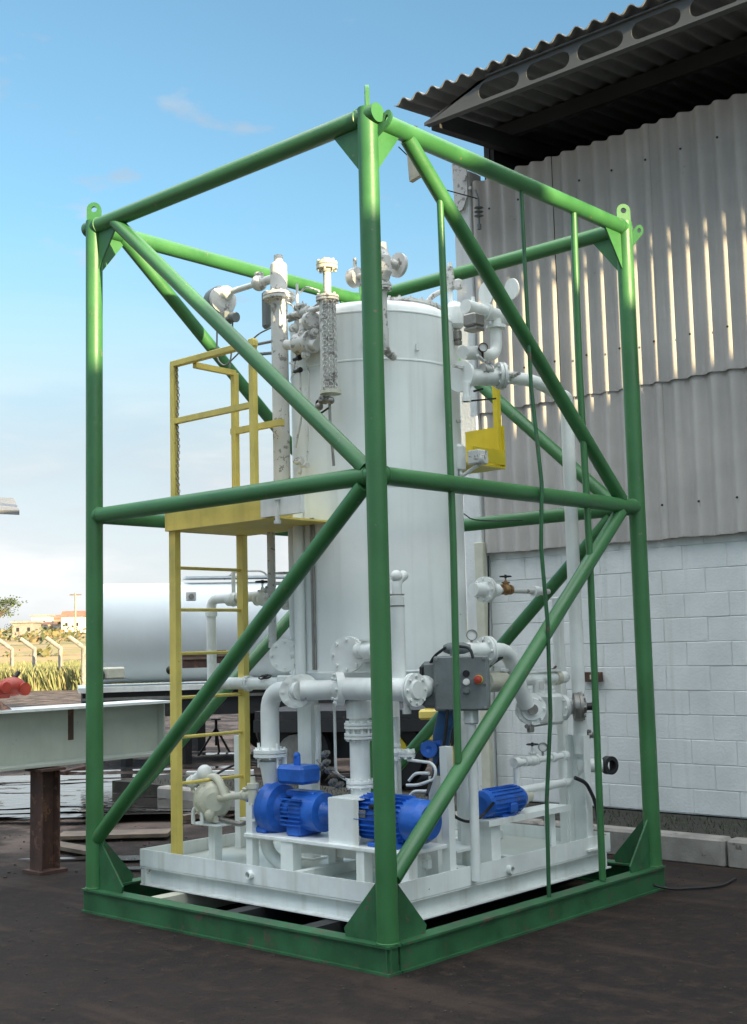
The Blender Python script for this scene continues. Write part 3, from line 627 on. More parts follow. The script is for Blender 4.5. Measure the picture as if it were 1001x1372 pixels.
for pts in ([(384, 405), (394, 410), (399, 470), (392, 500)], [(402, 392), (410, 384), (428, 390)], [(388, 486), (402, 492), (404, 560), (396, 600)], [(408, 470), (414, 500), (412, 618)]):
    pp(t, [P(*q_) for q_ in pts], .0065, 'peel', fr=.03, n=6)
for q_ in ((399, 412), (404, 448), (421, 446), (392, 440), (409, 476)): part('fitting', MB().lathe(P(*q_, .64), (.9, -.3, .1), [(-.02, 0), (-.02, .020), (0, .020), (0, .028), (.018, .028), (.018, .016), (.04, .016), (.04, 0)], 10), M['peel'], t)
# B: level column with chain wrap
t = thing('level_column', 'short column wrapped in chain with flanged neck left of the front post', 'instrument', (LX, LY, 2.9))
zc = lambda py: zr(LX, LY, py)
part('sleeve', MB().lathe((LX, LY, 0), (0, 0, 1), [(zc(524), 0), (zc(524), .052), (zc(402), .052)], 20), M['peel'], t)
fl(t, (LX, LY, zc(400)), (0, 0, 1), .072, 'peel', .014, 6); pp(t, [(LX, LY, zc(396)), (LX, LY, zc(362))], .024, 'peel')
fl(t, (LX, LY, zc(356)), (0, 0, 1), .066, 'cream', .02, 6); part('bottom_flange', MB().lathe((LX+.01, LY, zc(526)), (0, 0, 1), [(-.012, 0), (-.012, .066), (.012, .066), (.012, .05)], 20), M['cream'], t)
ch = MB(); rr = random.Random(5); nn = 0
for k_ in range(3):
    ang0 = -75+k_*32
    for j in range(26):
        z = zc(522)+(zc(408)-zc(522))*j/25; a = math.radians(ang0+(10 if j % 2 else 0)); pc = Vector((LX+.062*math.cos(a), LY+.062*math.sin(a), z)); tg = Vector((-math.sin(a), math.cos(a), 0))
        w_ = tg*.011 if j % 2 else Vector((math.cos(a), math.sin(a), 0))*.009
        ch.tube([pc+Vector((0, 0, .014)), pc+w_+Vector((0, 0, .007)), pc+w_-Vector((0, 0, .007)), pc-Vector((0, 0, .014)), pc-w_-Vector((0, 0, .007)), pc-w_+Vector((0, 0, .007))], .0035, 5, False, True)
part('chain', ch, M['peel'], t, None, 'stuff')
v1 = Vector((LX, LY, zc(536))); valve(t, v1+Vector((-.02, -.02, 0)), (1, .1, 0), .016, (0, -1, .2), 'steel', 0, .05); pp(t, [v1, (LX, LY, zc(560)), (LX+.005, LY+.02, zc(624))], .009, 'steel'); part('hose', MB().tube(fillet([v1+Vector((-.02, 0, 0)), v1+Vector((-.12, 0, .02)), v1+Vector((-.10, 0, -.08)), v1+Vector((0, -.01, -.05))], .04), .007, 6), M['dark'], t)
part('valve', MB().ball(v1+Vector((-.08, -.01, -.03)), .026).ball(v1+Vector((.03, -.02, -.01)), .024), M['steel'], t)

# C: relief valve on top of the tank behind the front post
C0 = at(516, 465, 'y', .80); cx_, cy_ = C0.x, .80; zq = lambda py: zr(cx_, cy_, py)
t = thing('top_relief_valve', 'grey relief valve with side flange rising behind the front post', 'valve', (cx_, cy_, zq(480)))
pp(t, [(cx_, cy_, zq(470)), (cx_, cy_, zq(372))], .020, 'peel'); fl(t, (cx_, cy_, zq(384)), (0, 0, 1), .05, 'peel', .012, 6)
part('elbow', MB().tube(fillet([(cx_, cy_, zq(440)), (cx_, cy_, zq(470)), (cx_-.02, cy_+.1, zq(474))], .05), .026, 12), M['peel'], t)
part('body', MB().lathe((cx_, cy_, zq(376)), (0, 0, 1), [(0, 0), (0, .035), (.05, .055), (.15, .05), (.19, .03), (.24, .025), (.24, 0)], 18), M['peel'], t)
pp(t, [(cx_, cy_, zq(350)), (cx_+.01, cy_+.13, zq(350))], .030, 'peel'); part('side_flange', MB().lathe((cx_+.01, cy_+.12, zq(350)), (.1, 1, 0), [(0, 0), (0, .078), (.022, .078), (.022, 0)], 22), M['peel'], t)
C1 = at(476, 372, 'y', .80); part('drum', MB().lathe(C1+Vector((-.04, 0, 0)), (1, 0, 0), [(0, 0), (0, .05), (.015, .062), (.07, .062), (.07, .02), (.22, .02)], 18).lathe(C1+Vector((0, 0, .055)), (0, 0, 1), [(0, .012), (.07, .012), (.07, 0)], 8), M['peel'], t)

# ------------------------------------------------------------------ ladder and platform
YL = M['yellow']; LX0 = -2.0
t = thing('ladder_platform', 'yellow caged access ladder with railed platform at the left side of the tank', 'ladder', (LX0, .55, ZF))
ys_ = (.262, .84); zpl = 2.405
part('stile', MB().bar((LX0, ys_[0], ZF+.0), (LX0, ys_[0], zpl), .045, .062), YL, t); part('stile', MB().bar((LX0, ys_[1], .50), (LX0, ys_[1], zpl), .045, .062), YL, t)
for z in (.80, 1.09, 1.34, 1.62, 1.90, 2.17): part('rung', MB().tube([(LX0, ys_[0]+.025, z), (LX0, ys_[1]-.025, z)], .011, 8), YL, t)
xa, xb, ya, yb_ = LX0-.045, -1.02, .225, .90
part('deck', MB().box(((xa+xb)/2, (ya+yb_)/2, zpl+.008), (xb-xa, yb_-ya, .012)), YL, t)
part('kick_plate', MB().box(((xa+xb)/2, ya-.003, zpl+.065), (xb-xa, .006, .126)), YL, t); part('kick_plate', MB().box((xa-.003, (ya+yb_)/2, zpl+.062), (.006, yb_-ya, .12)), YL, t); part('kick_plate', MB().box(((xa+xb)/2, yb_+.003, zpl+.062), (xb-xa, .006, .12)), YL, t)
def post(x, y, z0, z1): part('guard_post', MB().box((x, y, (z0+z1)/2), (.042, .042, z1-z0), None, .004), YL, t)
zt1, zt2 = 3.50, 3.14
gx = at(339, 500, 'y', .25).x
post(LX0+.02, .25, zpl+.01, zt1); post(gx, .25, zpl+.01, zt1+.03); part('hand_rail', MB().bar((LX0, .25, zt1), (gx+.03, .25, zt1), .04, .04, bev=.004), YL, t)
part('mid_rail', MB().bar((LX0+.04, .25, 3.12), (gx-.02, .25, 3.12), .035, .035), YL, t)
hx_ = at(315, 560, 'y', .62).x; post(hx_, .62, zpl+.01, zr(hx_, .62, 500)); part('hand_rail', MB().bar((hx_, .62, zr(hx_, .62, 500)), (hx_+.01, .27, zr(hx_, .62, 500)), .035, .035), YL, t)
part('mid_rail', MB().bar((hx_-.03, .62, zr(hx_, .62, 578)), (-1.35, .62, zr(hx_, .62, 578)), .035, .04), YL, t)
cm_ = MB(); x0 = LX0+.055
for j in range(46):
    z = zpl+.13+j*.021; pc = Vector((x0+.006*math.sin(j*.4), .25, z)); w_ = Vector((.009, -.003, 0)) if j % 2 else Vector((.002, .009, 0))
    cm_.tube([pc+Vector((0, 0, .013)), pc+w_+Vector((0, 0, .006)), pc+w_-Vector((0, 0, .006)), pc-Vector((0, 0, .013)), pc-w_-Vector((0, 0, .006)), pc-w_+Vector((0, 0, .006))], .003, 5, False, True)
cho = solo('safety_chain', cm_, M['steel'], 'steel chain hanging beside the left guard post of the yellow platform', 'chain')
# stand pipe below the platform and box at its right end
px_ = at(364, 780, 'y', .80).x; t = thing('drain_riser', 'thin grey riser dropping from under the yellow platform to the round valve', 'pipe', (px_, .8, 1.7))
pp(t, [(px_, .8, zpl-.005), (px_, .8, zr(px_, .8, 868))], .027, 'peel'); valve(t, (px_, .8, zr(px_, .8, 792)), (0, 0, 1), .02, (-.9, -.4, .3), 'peel', 0, .06)
pb = at(378, 672, 'y', .2); t = thing('end_bracket', 'white bracket box with small drain at the right end of the yellow platform', 'bracket', pb)
part('box', MB().box(pb+Vector((0, .0, .0)), (.34, .03, .16)), M['white'], t); part('stub', MB().lathe(pb+Vector((-.02, -.02, .03)), (0, 0, -1), [(-.04, .022), (.02, .022), (.02, .014), (.14, .014), (.14, .022), (.16, .022), (.16, 0)], 10), M['white'], t)

t = thing('hand_valve_cluster', 'small grey valves and thin tubes on the tank wall just above the platform', 'pipework', (-1.25, .75, 2.6))
for q_ in ((398, 618), (404, 632), (410, 622)): part('fitting', MB().lathe(at(*q_, 'y', .76), (.9, -.2, 0), [(-.03, 0), (-.03, .012), (0, .012), (0, .024), (.02, .024), (.02, .012), (.06, .012), (.06, 0)], 8), M['peel'], t)
wheel(t, at(404, 614, 'y', .74), (0, -.2, 1), .022, 'peel')
# right hand platform behind the tank
t = thing('rear_platform', 'bright yellow toe plate and rail of the platform behind the tank at right', 'platform', (-.9, 2.2, 2.6))
q1 = at(624, 579, 'y', 2.30); q2 = at(677, 625, 'y', 2.30)
part('toe_plate', MB().box(((q1.x+q2.x)/2, 2.30, (q1.z+q2.z)/2), (q2.x-q1.x, .012, q1.z-q2.z)), M['yellow_bright'], t); part('toe_plate', MB().box((q2.x-.006, 2.12, q2.z+.06), (.012, .35, .10)), M['yellow_bright'], t)
part('deck', MB().box(((q1.x+q2.x)/2-.1, 2.1, q2.z-.01), (q2.x-q1.x+.2, .42, .014)), M['yellow_bright'], t)
for px, top in ((669, 505),): 
    gx2 = at(px, 560, 'y', 2.30).x; part('guard_post', MB().box((gx2, 2.275, (zr(gx2, 2.275, top)+q2.z)/2), (.04, .04, zr(gx2, 2.275, top)-q2.z)), M['yellow_bright'], t)

# ------------------------------------------------------------------ left lower pipework
t = thing('suction_line', 'thick white elbow pipe dropping from the tank outlet to the blue pump', 'pipe', (-1.4, .55, .9))
y0 = .56; sx = at(362, 985, 'y', y0).x; zs = zr(sx, y0, 925); ex = at(402, 925, 'y', y0).x
f0 = Vector((sx, y0, zr(sx, y0, 1009)))
pp(t, [f0, (sx, y0, zs), (ex, y0, zs)], .058, 'white', fr=.15, n=22); fl(t, f0, (0, 0, 1), .105, 'white', .020, 8)
part('blind_flange', MB().lathe((ex-.03, y0-.01, zs-.005), (.75, -.66, 0), [(-.05, 0), (-.05, .095), (.02, .10), (.02, .0)], 28).bolts((ex-.03, y0-.01, zs-.005), (.75, -.66, 0), .08, 8, .009, .034), M['white'], t)
part('flange', MB().lathe((ex+.03, y0+.02, zs), (.75, -.30, 0), [(-.06, 0), (-.06, .10), (-.03, .10), (-.03, .0)], 28), M['white'], t)
pp(t, [(ex, y0, zs), (ex+.12, y0+.12, zs), (ex+.3, y0+.45, zs)], .06, 'white', n=20)
part('reducer', MB().lathe((sx, y0, f0.z-.05), (0, 0, -1), [(0, .072), (.17, .040), (.17, 0)], 20), M['white'], t)
for sg in (-1, 1): part('clamp_bolt', MB().tube([(sx+sg*.085, y0-.02, f0.z+.06), (sx+sg*.085, y0-.02, f0.z-.09)], .009, 8), M['white'], t)
pp(t, [(sx+.07, y0+.05, f0.z-.02), (sx+.07, y0+.05, f0.z-.22)], .018, 'white')

t = thing('outlet_valve_assembly', 'round bolted white valve cover on the left side of the tank bottom', 'valve', (-1.5, .7, 1.5))
vc = at(383, 878, 'y', .72); part('cover', MB().lathe(vc, (.45, -.89, 0), [(-.05, 0), (-.05, .105), (.022, .105), (.022, 0)], 30).bolts(vc, (.45, -.89, 0), .085, 8, .009, .036), M['white'], t)
pp(t, [vc+Vector((.02, .02, 0)), at(428, 872, 'y', .88)], .045, 'white'); fl(t, vc+Vector((.06, .05, -.13)), (1, .2, .2), .06, 'white', .014, 6)
part('bracket', MB().box(vc+Vector((.02, -.02, -.15)), (.14, .05, .05), None, .01), M['white'], t)

t = thing('left_header', 'white horizontal pipe running left behind the ladder to an open end', 'pipe', (-1.9, .8, 1.4))
a = at(404, 916, 'y', .78); b = at(292, 922, 'y', .78); b.z = a.z; pp(t, [a, b], .040, 'white', n=18); part('open_end', MB().lathe(b, (-1, 0, 0), [(-.05, .042), (.0, .055), (.0, .04)], 18), M['white'], t)
c_ = a.lerp(b, .62); fl(t, c_, (1, 0, 0), .052, 'white', .012, 6, .007); wheel(t, at(355, 907, 'y', .76), (.1, -.3, 1), .040)

t = thing('vent_loop', 'white downpipe with elbow and valve standing behind the ladder rungs', 'pipe', (-2.0, .95, 1.4))
e1 = at(284, 905, 'y', .95); ex2 = e1.x; zt_ = zr(ex2, .95, 803); e2 = at(400, 800, 'y', .95)
pp(t, [(ex2, .95, zr(ex2, .95, 925)), (ex2, .95, zt_), (e2.x, .95, zt_)], .034, 'white', fr=.07); part('elbow', MB().lathe((ex2, .95, zt_-.12), (0, 0, 1), [(0, .034), (0, .043), (.03, .043), (.03, .034)], 16), M['white'], t)
v_ = at(313, 803, 'y', .95); part('coupling', MB().lathe(v_-Vector((.05, 0, 0)), (1, 0, 0), [(0, .034), (0, .045), (.03, .045), (.04, .05), (.06, .05), (.07, .045), (.10, .045), (.10, .034)], 14).tube([v_, v_+Vector((0, 0, .20))], .014, 8), M['white'], t)
v_ = at(352, 803, 'y', .95); valve(t, v_, (1, 0, 0), .028, (0, 0, 1), 'white', .045, .12)
fl(t, at(385, 800, 'y', .95), (1, .25, 0), .085, 'white', .02, 8); 

# front nozzles on the tank and manifold pipe
t = thing('lower_manifold', 'fat horizontal white manifold pipe with bolted flanges across the tank bottom', 'pipework', (-.8, .6, 1.3))
pn = at(466, 877, 'y', .60); pdir = Vector((.35, -.93, 0)); part('blind_flange', MB().lathe(pn, pdir, [(-.05, 0), (-.05, .100), (-.022, .104), (-.022, .108), (.02, .108), (.02, 0)], 30).bolts(pn, pdir, .088, 8, .010, .036), M['white'], t); pp(t, [pn, pn+Vector((.0, .25, 0))], .055, 'white')
valve(t, at(490, 872, 'y', .60), (1, 0, 0), .03, (0, 0, 1), 'white', 0, .06)
pm = at(453, 923, 'y', .56); pz = pm.z; part('end_flange', MB().lathe(pm, (-.6, -.8, 0), [(-.03, 0), (-.03, .10), (.018, .10), (.018, 0)], 28).bolts(pm, (-.6, -.8, 0), .083, 8, .009, .032), M['white'], t)
m2p = at(578, 935, 'y', .75); pp(t, [pm, Vector((pm.x+.35, .60, pz)), Vector((m2p.x-.08, .62, pz-.01)), Vector((m2p.x-.12, .98, pz+.02))], .066, 'white', n=22, fr=.16)
cpx = at(482, 1000, 'y', .66).x; zz = lambda py: zr(cpx, .66, py)
pp(t, [(cpx, .66, pz), (cpx, .66, zz(1072))], .060, 'white', n=22); fl(t, (cpx, .66, zz(972)), (0, 0, 1), .090, 'white', .014, 10); fl(t, (cpx, .66, zz(986)), (0, 0, 1), .090, 'white', .014, 10); fl(t, (cpx, .66, zz(1050)), (0, 0, 1), .085, 'white', .016, 8)
part('collar', MB().lathe((cpx, .66, zz(962)), (0, 0, 1), [(0, .06), (0, .075), (.10, .075), (.10, .06)], 22), M['white'], t)
fl(t, Vector((pm.x+.56, .60, pz-.004)), (1, 0, 0), .095, 'white', .014, 8); part('drain', MB().lathe(Vector((pm.x+.50, .60, pz-.06)), (0, 0, -1), [(0, .018), (.05, .018), (.05, .026), (.08, .026), (.08, 0)], 10), M['peel'], t)
t = thing('front_downpipe', 'white downpipe just right of the front post on the tank face', 'pipe', (-.6, .6, 1.4))
dx = at(533, 840, 'y', .66).x; z_ = lambda py: zr(dx, .66, py)
pp(t, [(dx, .66, z_(925)), (dx, .66, z_(800))], .042, 'white', n=18); pp(t, [(dx, .66, z_(802)), (dx, .66, z_(778)), (dx-.01, .74, z_(770))], .030, 'white'); fl(t, (dx, .66, z_(916)), (0, 0, 1), .058, 'white', .014, 6); part('cap', MB().ball((dx, .66, z_(772)), .036), M['white'], t)
for py in (797, 812): part('band', MB().lathe((dx, .66, z_(py)), (0, 0, 1), [(-.004, .044), (.004, .044)], 16), M['steel'], t)
# small bore pipes around the centre
t = thing('sampling_lines', 'thin white looping tubes between the tank legs behind the pump', 'pipework', (-.7, .7, .9))
for pts in ([(448, 945), (450, 1035), (462, 1044), (470, 1046)], [(425, 945), (427, 1000), (425, 1050)], [(546, 1018), (578, 1022), (584, 1030), (583, 1044), (560, 1052), (545, 1052)], [(548, 1046), (556, 1036), (575, 1036)], [(548, 1068), (554, 1060), (574, 1060)]):
    pp(t, [at(a_, b_, 'y', .74) for a_, b_ in pts], .009 if pts[0][0] > 430 else .018, 'white', fr=.03, n=8)
for a_, b_ in ((437, 1022), (441, 1032), (446, 1048), (455, 1052), (430, 1028), (436, 1010)): part('fitting', MB().lathe(at(a_, b_, 'y', .66), (.8, -.1, .3), [(-.03, 0), (-.03, .014), (-.01, .014), (-.01, .022), (.012, .022), (.012, .013), (.035, .013), (.035, 0)], 8), M['steel'], t)
pp(t, [at(425, 1018, 'y', .66), at(437, 1030, 'y', .66), at(462, 1042, 'y', .66)], .008, 'steel', n=6)
pp(t, [at(528, 960, 'y', .72), at(528, 1060, 'y', .72)], .022, 'white'); valve(t, at(530, 1008, 'y', .72), (0, 0, 1), .022, (-1, -.3, 0), 'white', 0, .06)
fl(t, at(545, 1010, 'y', .74), (0, 0, 1), .05, 'white', .012, 6)

# ------------------------------------------------------------------ blue pump set
ZB = .515; PY = .575
base = thing('machine_table', 'white steel table carrying the blue pump and its motor', 'frame', (-.8, PY, ZF))
bx0, bx1 = at(352, 1120, 'y', PY).x, -.225
part('top_plate', MB().box(((bx0+bx1)/2, PY+.02, ZB-.012), (bx1-bx0, .36, .024), None, .004), WT, base)
for px, y in ((390, .46), (450, .74), (488, .46), (560, .72), (548, .46)):
    x = at(px, 1150, 'y', y).x; part('leg', MB().box((x, y, (ZF+ZB-.024)/2), (.105 if px == 390 else .06, .07, ZB-.026-ZF)), WT, base)
part('stretcher', MB().bar((bx0+.1, PY+.16, .40), (bx1-.1, PY+.16, .40), .03, .05), WT, base)
BL = M['blue']
zc_ = at(400, 1085, 'y', PY).z
t = thing('centrifugal_pump', 'blue centrifugal pump with round volute and square top flange', 'pump', (-1.2, PY, ZB))
xv = at(362, 1085, 'y', PY).x
part('volute', MB().lathe((xv+.02, PY, zc_), (1, 0, 0), [(-.10, 0), (-.10, .055), (-.055, .07), (-.04, .125), (.0, .155), (.06, .158), (.10, .145), (.115, .10), (.14, .07)], 32).ball((xv+.04, PY, zc_+.02), .15, 20, 10, (.45, .9, 1.)), BL, t)
part('suction_flange', MB().lathe((xv-.075, PY, zc_), (-1, 0, 0), [(0, .06), (0, .105), (.03, .105), (.03, .04)], 28).bolts((xv-.085, PY, zc_), (-1, 0, 0), .082, 8, .010, .035).bolts((xv-.06, PY, zc_), (1, 0, 0), .082, 8, .010, .02), BL, t)
tx = at(400, 1035, 'y', PY-.02).x; tz = at(400, 1037, 'y', PY-.02).z
part('top_box', MB().box((tx, PY-.02, tz), (.235, .17, .11), None, .02), BL, t, 'square blue box on top of the pump'); part('eye_bolt', MB().box((tx+.0, PY-.03, tz+.075), (.05, .03, .08), None, .01).ball((tx, PY-.03, tz+.11), .022), BL, t)
part('bearing_housing', MB().lathe((xv+.12, PY, zc_), (1, 0, 0), [(0, 0), (0, .07), (.04, .05), (.10, .05), (.13, .095), (.16, .115), (.36, .115), (.37, .07), (.43, .03), (.43, 0)], 28), BL, t)
hh = MB()
for k_ in range(7): hh.box((xv+.30, PY-.11+.0, zc_-.075+.025*k_), (.17, .02, .008))
hh.box((xv+.31, PY, zc_+.10), (.24, .10, .04), None, .01); part('fins', hh, BL, t)
part('foot', MB().box((xv+.30, PY, (ZB+zc_)/2-.02), (.12, .20, zc_-ZB-.045), None, .01), BL, t); part('foot', MB().box((xv+.02, PY, ZB+.02), (.10, .22, .04), None, .01), BL, t)
part('inlet_stub', MB().tube([(xv-.10, PY-.01, zc_), (xv-.16, PY-.01, zc_)], .05, 16), BL, t)
g1, g2 = at(442, 1095, 'y', PY-.12).x, at(482, 1095, 'y', PY-.12).x
gz = at(460, 1071, 'y', PY-.14).z
cg = MB(); cg.box(((g1+g2)/2, PY-.13, (gz+ZB)/2), (g2-g1, .006, gz-ZB)); cg.box(((g1+g2)/2, PY, gz), (g2-g1, .26, .006)); cg.box(((g1+g2)/2, PY+.13, (gz+ZB)/2), (g2-g1, .006, gz-ZB)); solo('coupling_guard', cg, WT, 'folded white sheet guard over the coupling between pump and motor', 'guard')
t = thing('large_motor', 'large blue electric motor behind the foot of the front post', 'motor', (-.45, PY, ZB))
mx0, mx1 = at(486, 1100, 'y', PY).x, at(574, 1100, 'y', PY).x; mz = zc_+.005
part('frame', MB().lathe((mx0, PY, mz), (1, 0, 0), [(0, 0), (0, .05), (.01, .115), (.04, .125), (.05, .115), (mx1-mx0-.12, .115), (mx1-mx0-.11, .122), (mx1-mx0-.10, .122)], 32), BL, t)
part('fan_cowl', MB().lathe((mx1-.10, PY, mz), (1, 0, 0), [(0, .122), (.08, .12), (.12, .095), (.12, 0)], 30), BL, t)
fn = MB()
for k_ in range(26):
    a = 2*PI*k_/26
    if abs(math.sin(a)+1) < .1: continue
    c_ = Vector((0, math.cos(a), math.sin(a))); fn.bar(Vector((mx0+.055, PY, mz))+c_*.125, Vector((mx1-.125, PY, mz))+c_*.125, .003, .022, c_)
part('cooling_fins', fn, BL, t); part('terminal_box', MB().box(((mx0+mx1)/2, PY-.10, mz+.09), (.13, .08, .07), None, .01), BL, t); part('foot', MB().box(((mx0+mx1)/2, PY, ZB+.012), (.22, .24, .024), None, .005).box(((mx0+mx1)/2, PY, ZB+.04), (.18, .16, .05)), BL, t)
part('rating_plate', MB().box((mx0+.10, PY-.118, mz+.03), (.07, .012, .04)), M['steel'], t)
for sg in (-1, 1): part('cable_gland', MB().lathe(((mx0+mx1)/2+sg*.03, PY-.14, mz+.08), (0, -1, 0), [(0, .014), (.03, .014), (.03, 0)], 8), M['dark'], t)
part('shaft', MB().tube([(g1-.05, PY, zc_), (mx0+.02, PY, zc_)], .02, 12), M['steel'], t)
t = thing('pump_suction_elbow', 'white elbow with flange beneath the left side of the blue pump', 'pipe', (xv, PY, .5))
xp = at(357, 1122, 'y', PY).x; pp(t, [(xp, PY, zr(xp, PY, 1110)), (xp, PY, zr(xp, PY, 1140)), (xp+.12, PY+.02, zr(xp, PY, 1158)), (xp+.22, PY+.05, zr(xp, PY, 1165))], .042, 'white', fr=.08); part('flange', MB().lathe((xp, PY, zr(xp, PY, 1120)), (0, 0, 1), [(-.012, 0), (-.012, .08), (.012, .08), (.012, 0)], 24), M['white'], t); pp(t, [(xp, PY, zr(xp, PY, 1100)), (xp, PY, zr(xp, PY, 1128))], .038, 'white')

# ------------------------------------------------------------------ diaphragm pump
dp = at(288, 1072, 'y', .56); t = thing('diaphragm_pump', 'cream diaphragm pump with round air filter standing on a post beside the ladder', 'pump', (dp.x, .56, ZF))
CRm = M['cream']
part('stand_post', MB().box((dp.x, .56, (ZF+dp.z-.15)/2), (.062, .062, dp.z-.15-ZF)), WT, t); part('stand_plate', MB().box((dp.x+.01, .56, dp.z-.145), (.26, .20, .012), None, .003), WT, t)
part('chamber', MB().lathe(dp+Vector((-.085, .03, 0)), (.86, -.5, 0), [(0, 0), (.0, .07), (.02, .11), (.055, .118), (.062, .124), (.072, .124), (.075, .095)], 28), CRm, t)
part('chamber', MB().lathe(dp+Vector((.0, -.02, 0)), (.86, -.5, 0), [(-.0, .095), (.004, .124), (.014, .124), (.02, .115), (.06, .095), (.08, .06), (.08, 0)], 28).bolts(dp+Vector((.0, -.02, 0)), (.86, -.5, 0), .112, 12, .008, .026), CRm, t)
part('manifold_arch', MB().tube(fillet([dp+Vector((-.13, 0, .10)), dp+Vector((-.02, 0, .15)), dp+Vector((.06, -.02, .14)), dp+Vector((.14, -.03, .03))], .06), .026, 12), CRm, t)
part('muffler', MB().ball(dp+Vector((-.10, .0, .165)), .052, 18, 10, (1, 1, 1.1)).lathe(dp+Vector((-.10, 0, .165)), (-.6, -.2, -.35), [(.0, .04), (.09, .032), (.09, .04), (.13, .036), (.15, .02), (.15, 0)], 16), M['white'], t)
part('elbow', MB().tube(fillet([dp+Vector((-.20, -.02, .10)), dp+Vector((-.20, -.02, .04)), dp+Vector((-.10, -.02, .03))], .03), .014, 10), CRm, t)
fm = MB(); a_pts = [dp+Vector((-.055+.045*math.cos(PI*k_/8)*-1, -.10, -.09+.055*math.sin(PI*k_/8))) for k_ in range(9)]; fm.tube([dp+Vector((-.10, -.10, -.145))]+a_pts+[dp+Vector((-.01, -.10, -.145))], .013, 8); part('foot', fm, M['white'], t)
part('lower_manifold', MB().tube([dp+Vector((-.06, -.06, -.11)), dp+Vector((.08, -.06, -.11))], .022, 12).ball(dp+Vector((.05, -.09, -.08)), .034), CRm, t)
pp(t, [dp+Vector((.08, -.03, .02)), at(352, 1062, 'y', .50)], .022, 'cream'); valve(t, at(332, 1066, 'y', .52), (1, 0, 0), .022, (0, -.2, 1), 'cream', 0, .06)
pp(t, [dp+Vector((.05, -.02, -.11)), at(322, 1105, 'y', .56), at(334, 1100, 'y', .62)], .016, 'steel')
t = thing('air_line_stand', 'white square post with small pipe tee left of the blue pump', 'stand', (-1.7, .5, ZF))
x = at(338, 1100, 'y', .46).x; part('post', MB().box((x, .46, (ZF+zr(x, .46, 1075))/2), (.055, .055, zr(x, .46, 1075)-ZF)), WT, t); part('tee', MB().lathe((x+.01, .46, zr(x, .46, 1078)), (0, 0, 1), [(0, .03), (.09, .03), (.10, .036), (.13, .036), (.13, .018), (.17, .015), (.17, 0)], 12), M['cream'], t)
part('arm', MB().bar((x-.10, .46, zr(x, .46, 1098)), (x+.05, .46, zr(x, .46, 1098)), .05, .012), WT, t)
x = at(322, 1060, 'y', 1.0).x; part('rear_post', MB().box((x, 1.0, (ZF+zr(x, 1.0, 985))/2), (.055, .055, zr(x, 1.0, 985)-ZF)), WT, t)

# ------------------------------------------------------------------ right side pipework
t = thing('right_tank_riser', 'thin white riser with swollen valve bodies up the right edge of the tank', 'pipe', (-.66, 1.5, 2.4))
rx, ry = at(607, 500, 'y', 1.5).x, 1.5; zz = lambda py: zr(rx, ry, py)
pp(t, [(rx, ry, zz(628)), (rx, ry, zz(352))], .016, 'white'); part('fitting', MB().lathe((rx, ry, 0), (0, 0, 1), [(zz(388), .016), (zz(388), .03), (zz(372), .03), (zz(366), .024), (zz(358), .024), (zz(358), .012)], 14), M['peel'], t)
part('valve_body', MB().lathe((rx+.03, ry, 0), (0, 0, 1), [(zz(442), 0), (zz(442), .04), (zz(437), .062), (zz(415), .062), (zz(407), .04), (zz(404), 0)], 20), M['white'], t)
part('clamp', MB().box((rx+.05, ry-.01, zz(452)), (.06, .05, .07), None, .01).box((rx+.06, ry-.01, zz(462)), (.04, .04, .03), None, .005), M['steel'], t)
part('lower_body', MB().lathe((rx+.02, ry, 0), (0, 0, 1), [(zz(630), 0), (zz(630), .05), (zz(600), .05), (zz(596), .03), (zz(596), 0)], 20), M['white'], t)
part('joint', MB().box((rx+.03, ry-.02, zz(566)), (.05, .04, .014)), M['peel'], t)
bxp = at(640, 613, 'x', -.45); part('switch_box', MB().box(bxp, (.10, .10, .09), None, .008).lathe(bxp+Vector((.05, -.02, -.02)), (1, 0, 0), [(0, .03), (.03, .028), (.03, 0)], 12), M['peel'], t)
pp(t, [(rx+.03, ry, zz(628)), (rx+.06, ry-.02, zz(640)), bxp+Vector((0, 0, -.05))], .012, 'white')

t = thing('vapour_valve_group', 'white valve group with two upright goggle plates right of the tank', 'valve', (-.4, 1.75, 3.2))
def Q(px, py, x=-.40): return at(px, py, 'x', x)
hb = Q(650, 418); h1, h2 = Q(624, 420), Q(682, 418); h2.z = h1.z = hb.z
part('body', MB().tube([h1, h2], .045, 18).lathe(h1.lerp(h2, .45), (0, 1, 0), [(-.02, .045), (-.02, .06), (.02, .06), (.02, .045)], 18), M['white'], t)
ab = Q(635, 430, -.34); part('actuator', MB().box(ab, (.10, .11, .085), None, .012).box(ab+Vector((0, 0, -.055)), (.10, .09, .02), None, .004), M['steel'], t, 'brown grey actuator box')
for px, py, rr_ in ((652, 393, .075), (686, 387, .07)):
    c_ = Q(px, py); part('goggle_plate', MB().lathe(c_, (.25, 1, .12), [(-.006, 0), (-.006, rr_), (.006, rr_), (.006, 0)], 26), M['white'], t)
pp(t, [Q(634, 416), Q(634, 398)], .013, 'white')
v0 = Q(664, 428); v0.z = hb.z-.02; v1 = Q(666, 478); vv = v0.copy(); vv.z = v1.z
w0 = Q(636, 486); w0 = Vector((-.40, w0.y, v1.z-.01)); pp(t, [v0, vv, w0], .038, 'white', fr=.10, n=18)
part('flange', MB().lathe(v0+Vector((0, 0, -.06)), (0, 0, 1), [(-.01, 0), (-.01, .065), (.01, .065), (.01, 0)], 22), M['white'], t)
pp(t, [w0+Vector((0, .02, 0)), w0+Vector((0, -.12, -.02))], .045, 'white'); gauge(t, Q(647, 466, -.34), (.75, -.66, 0), .030, 'rust', Q(647, 486, -.36))
valve(t, Q(652, 494, -.36), (0, 1, 0), .020, (.3, 0, 1), 'peel', 0, .06); part('tap', MB().tube([Q(648, 484, -.35), Q(640, 476, -.35)], .012, 8), M['white'], t)
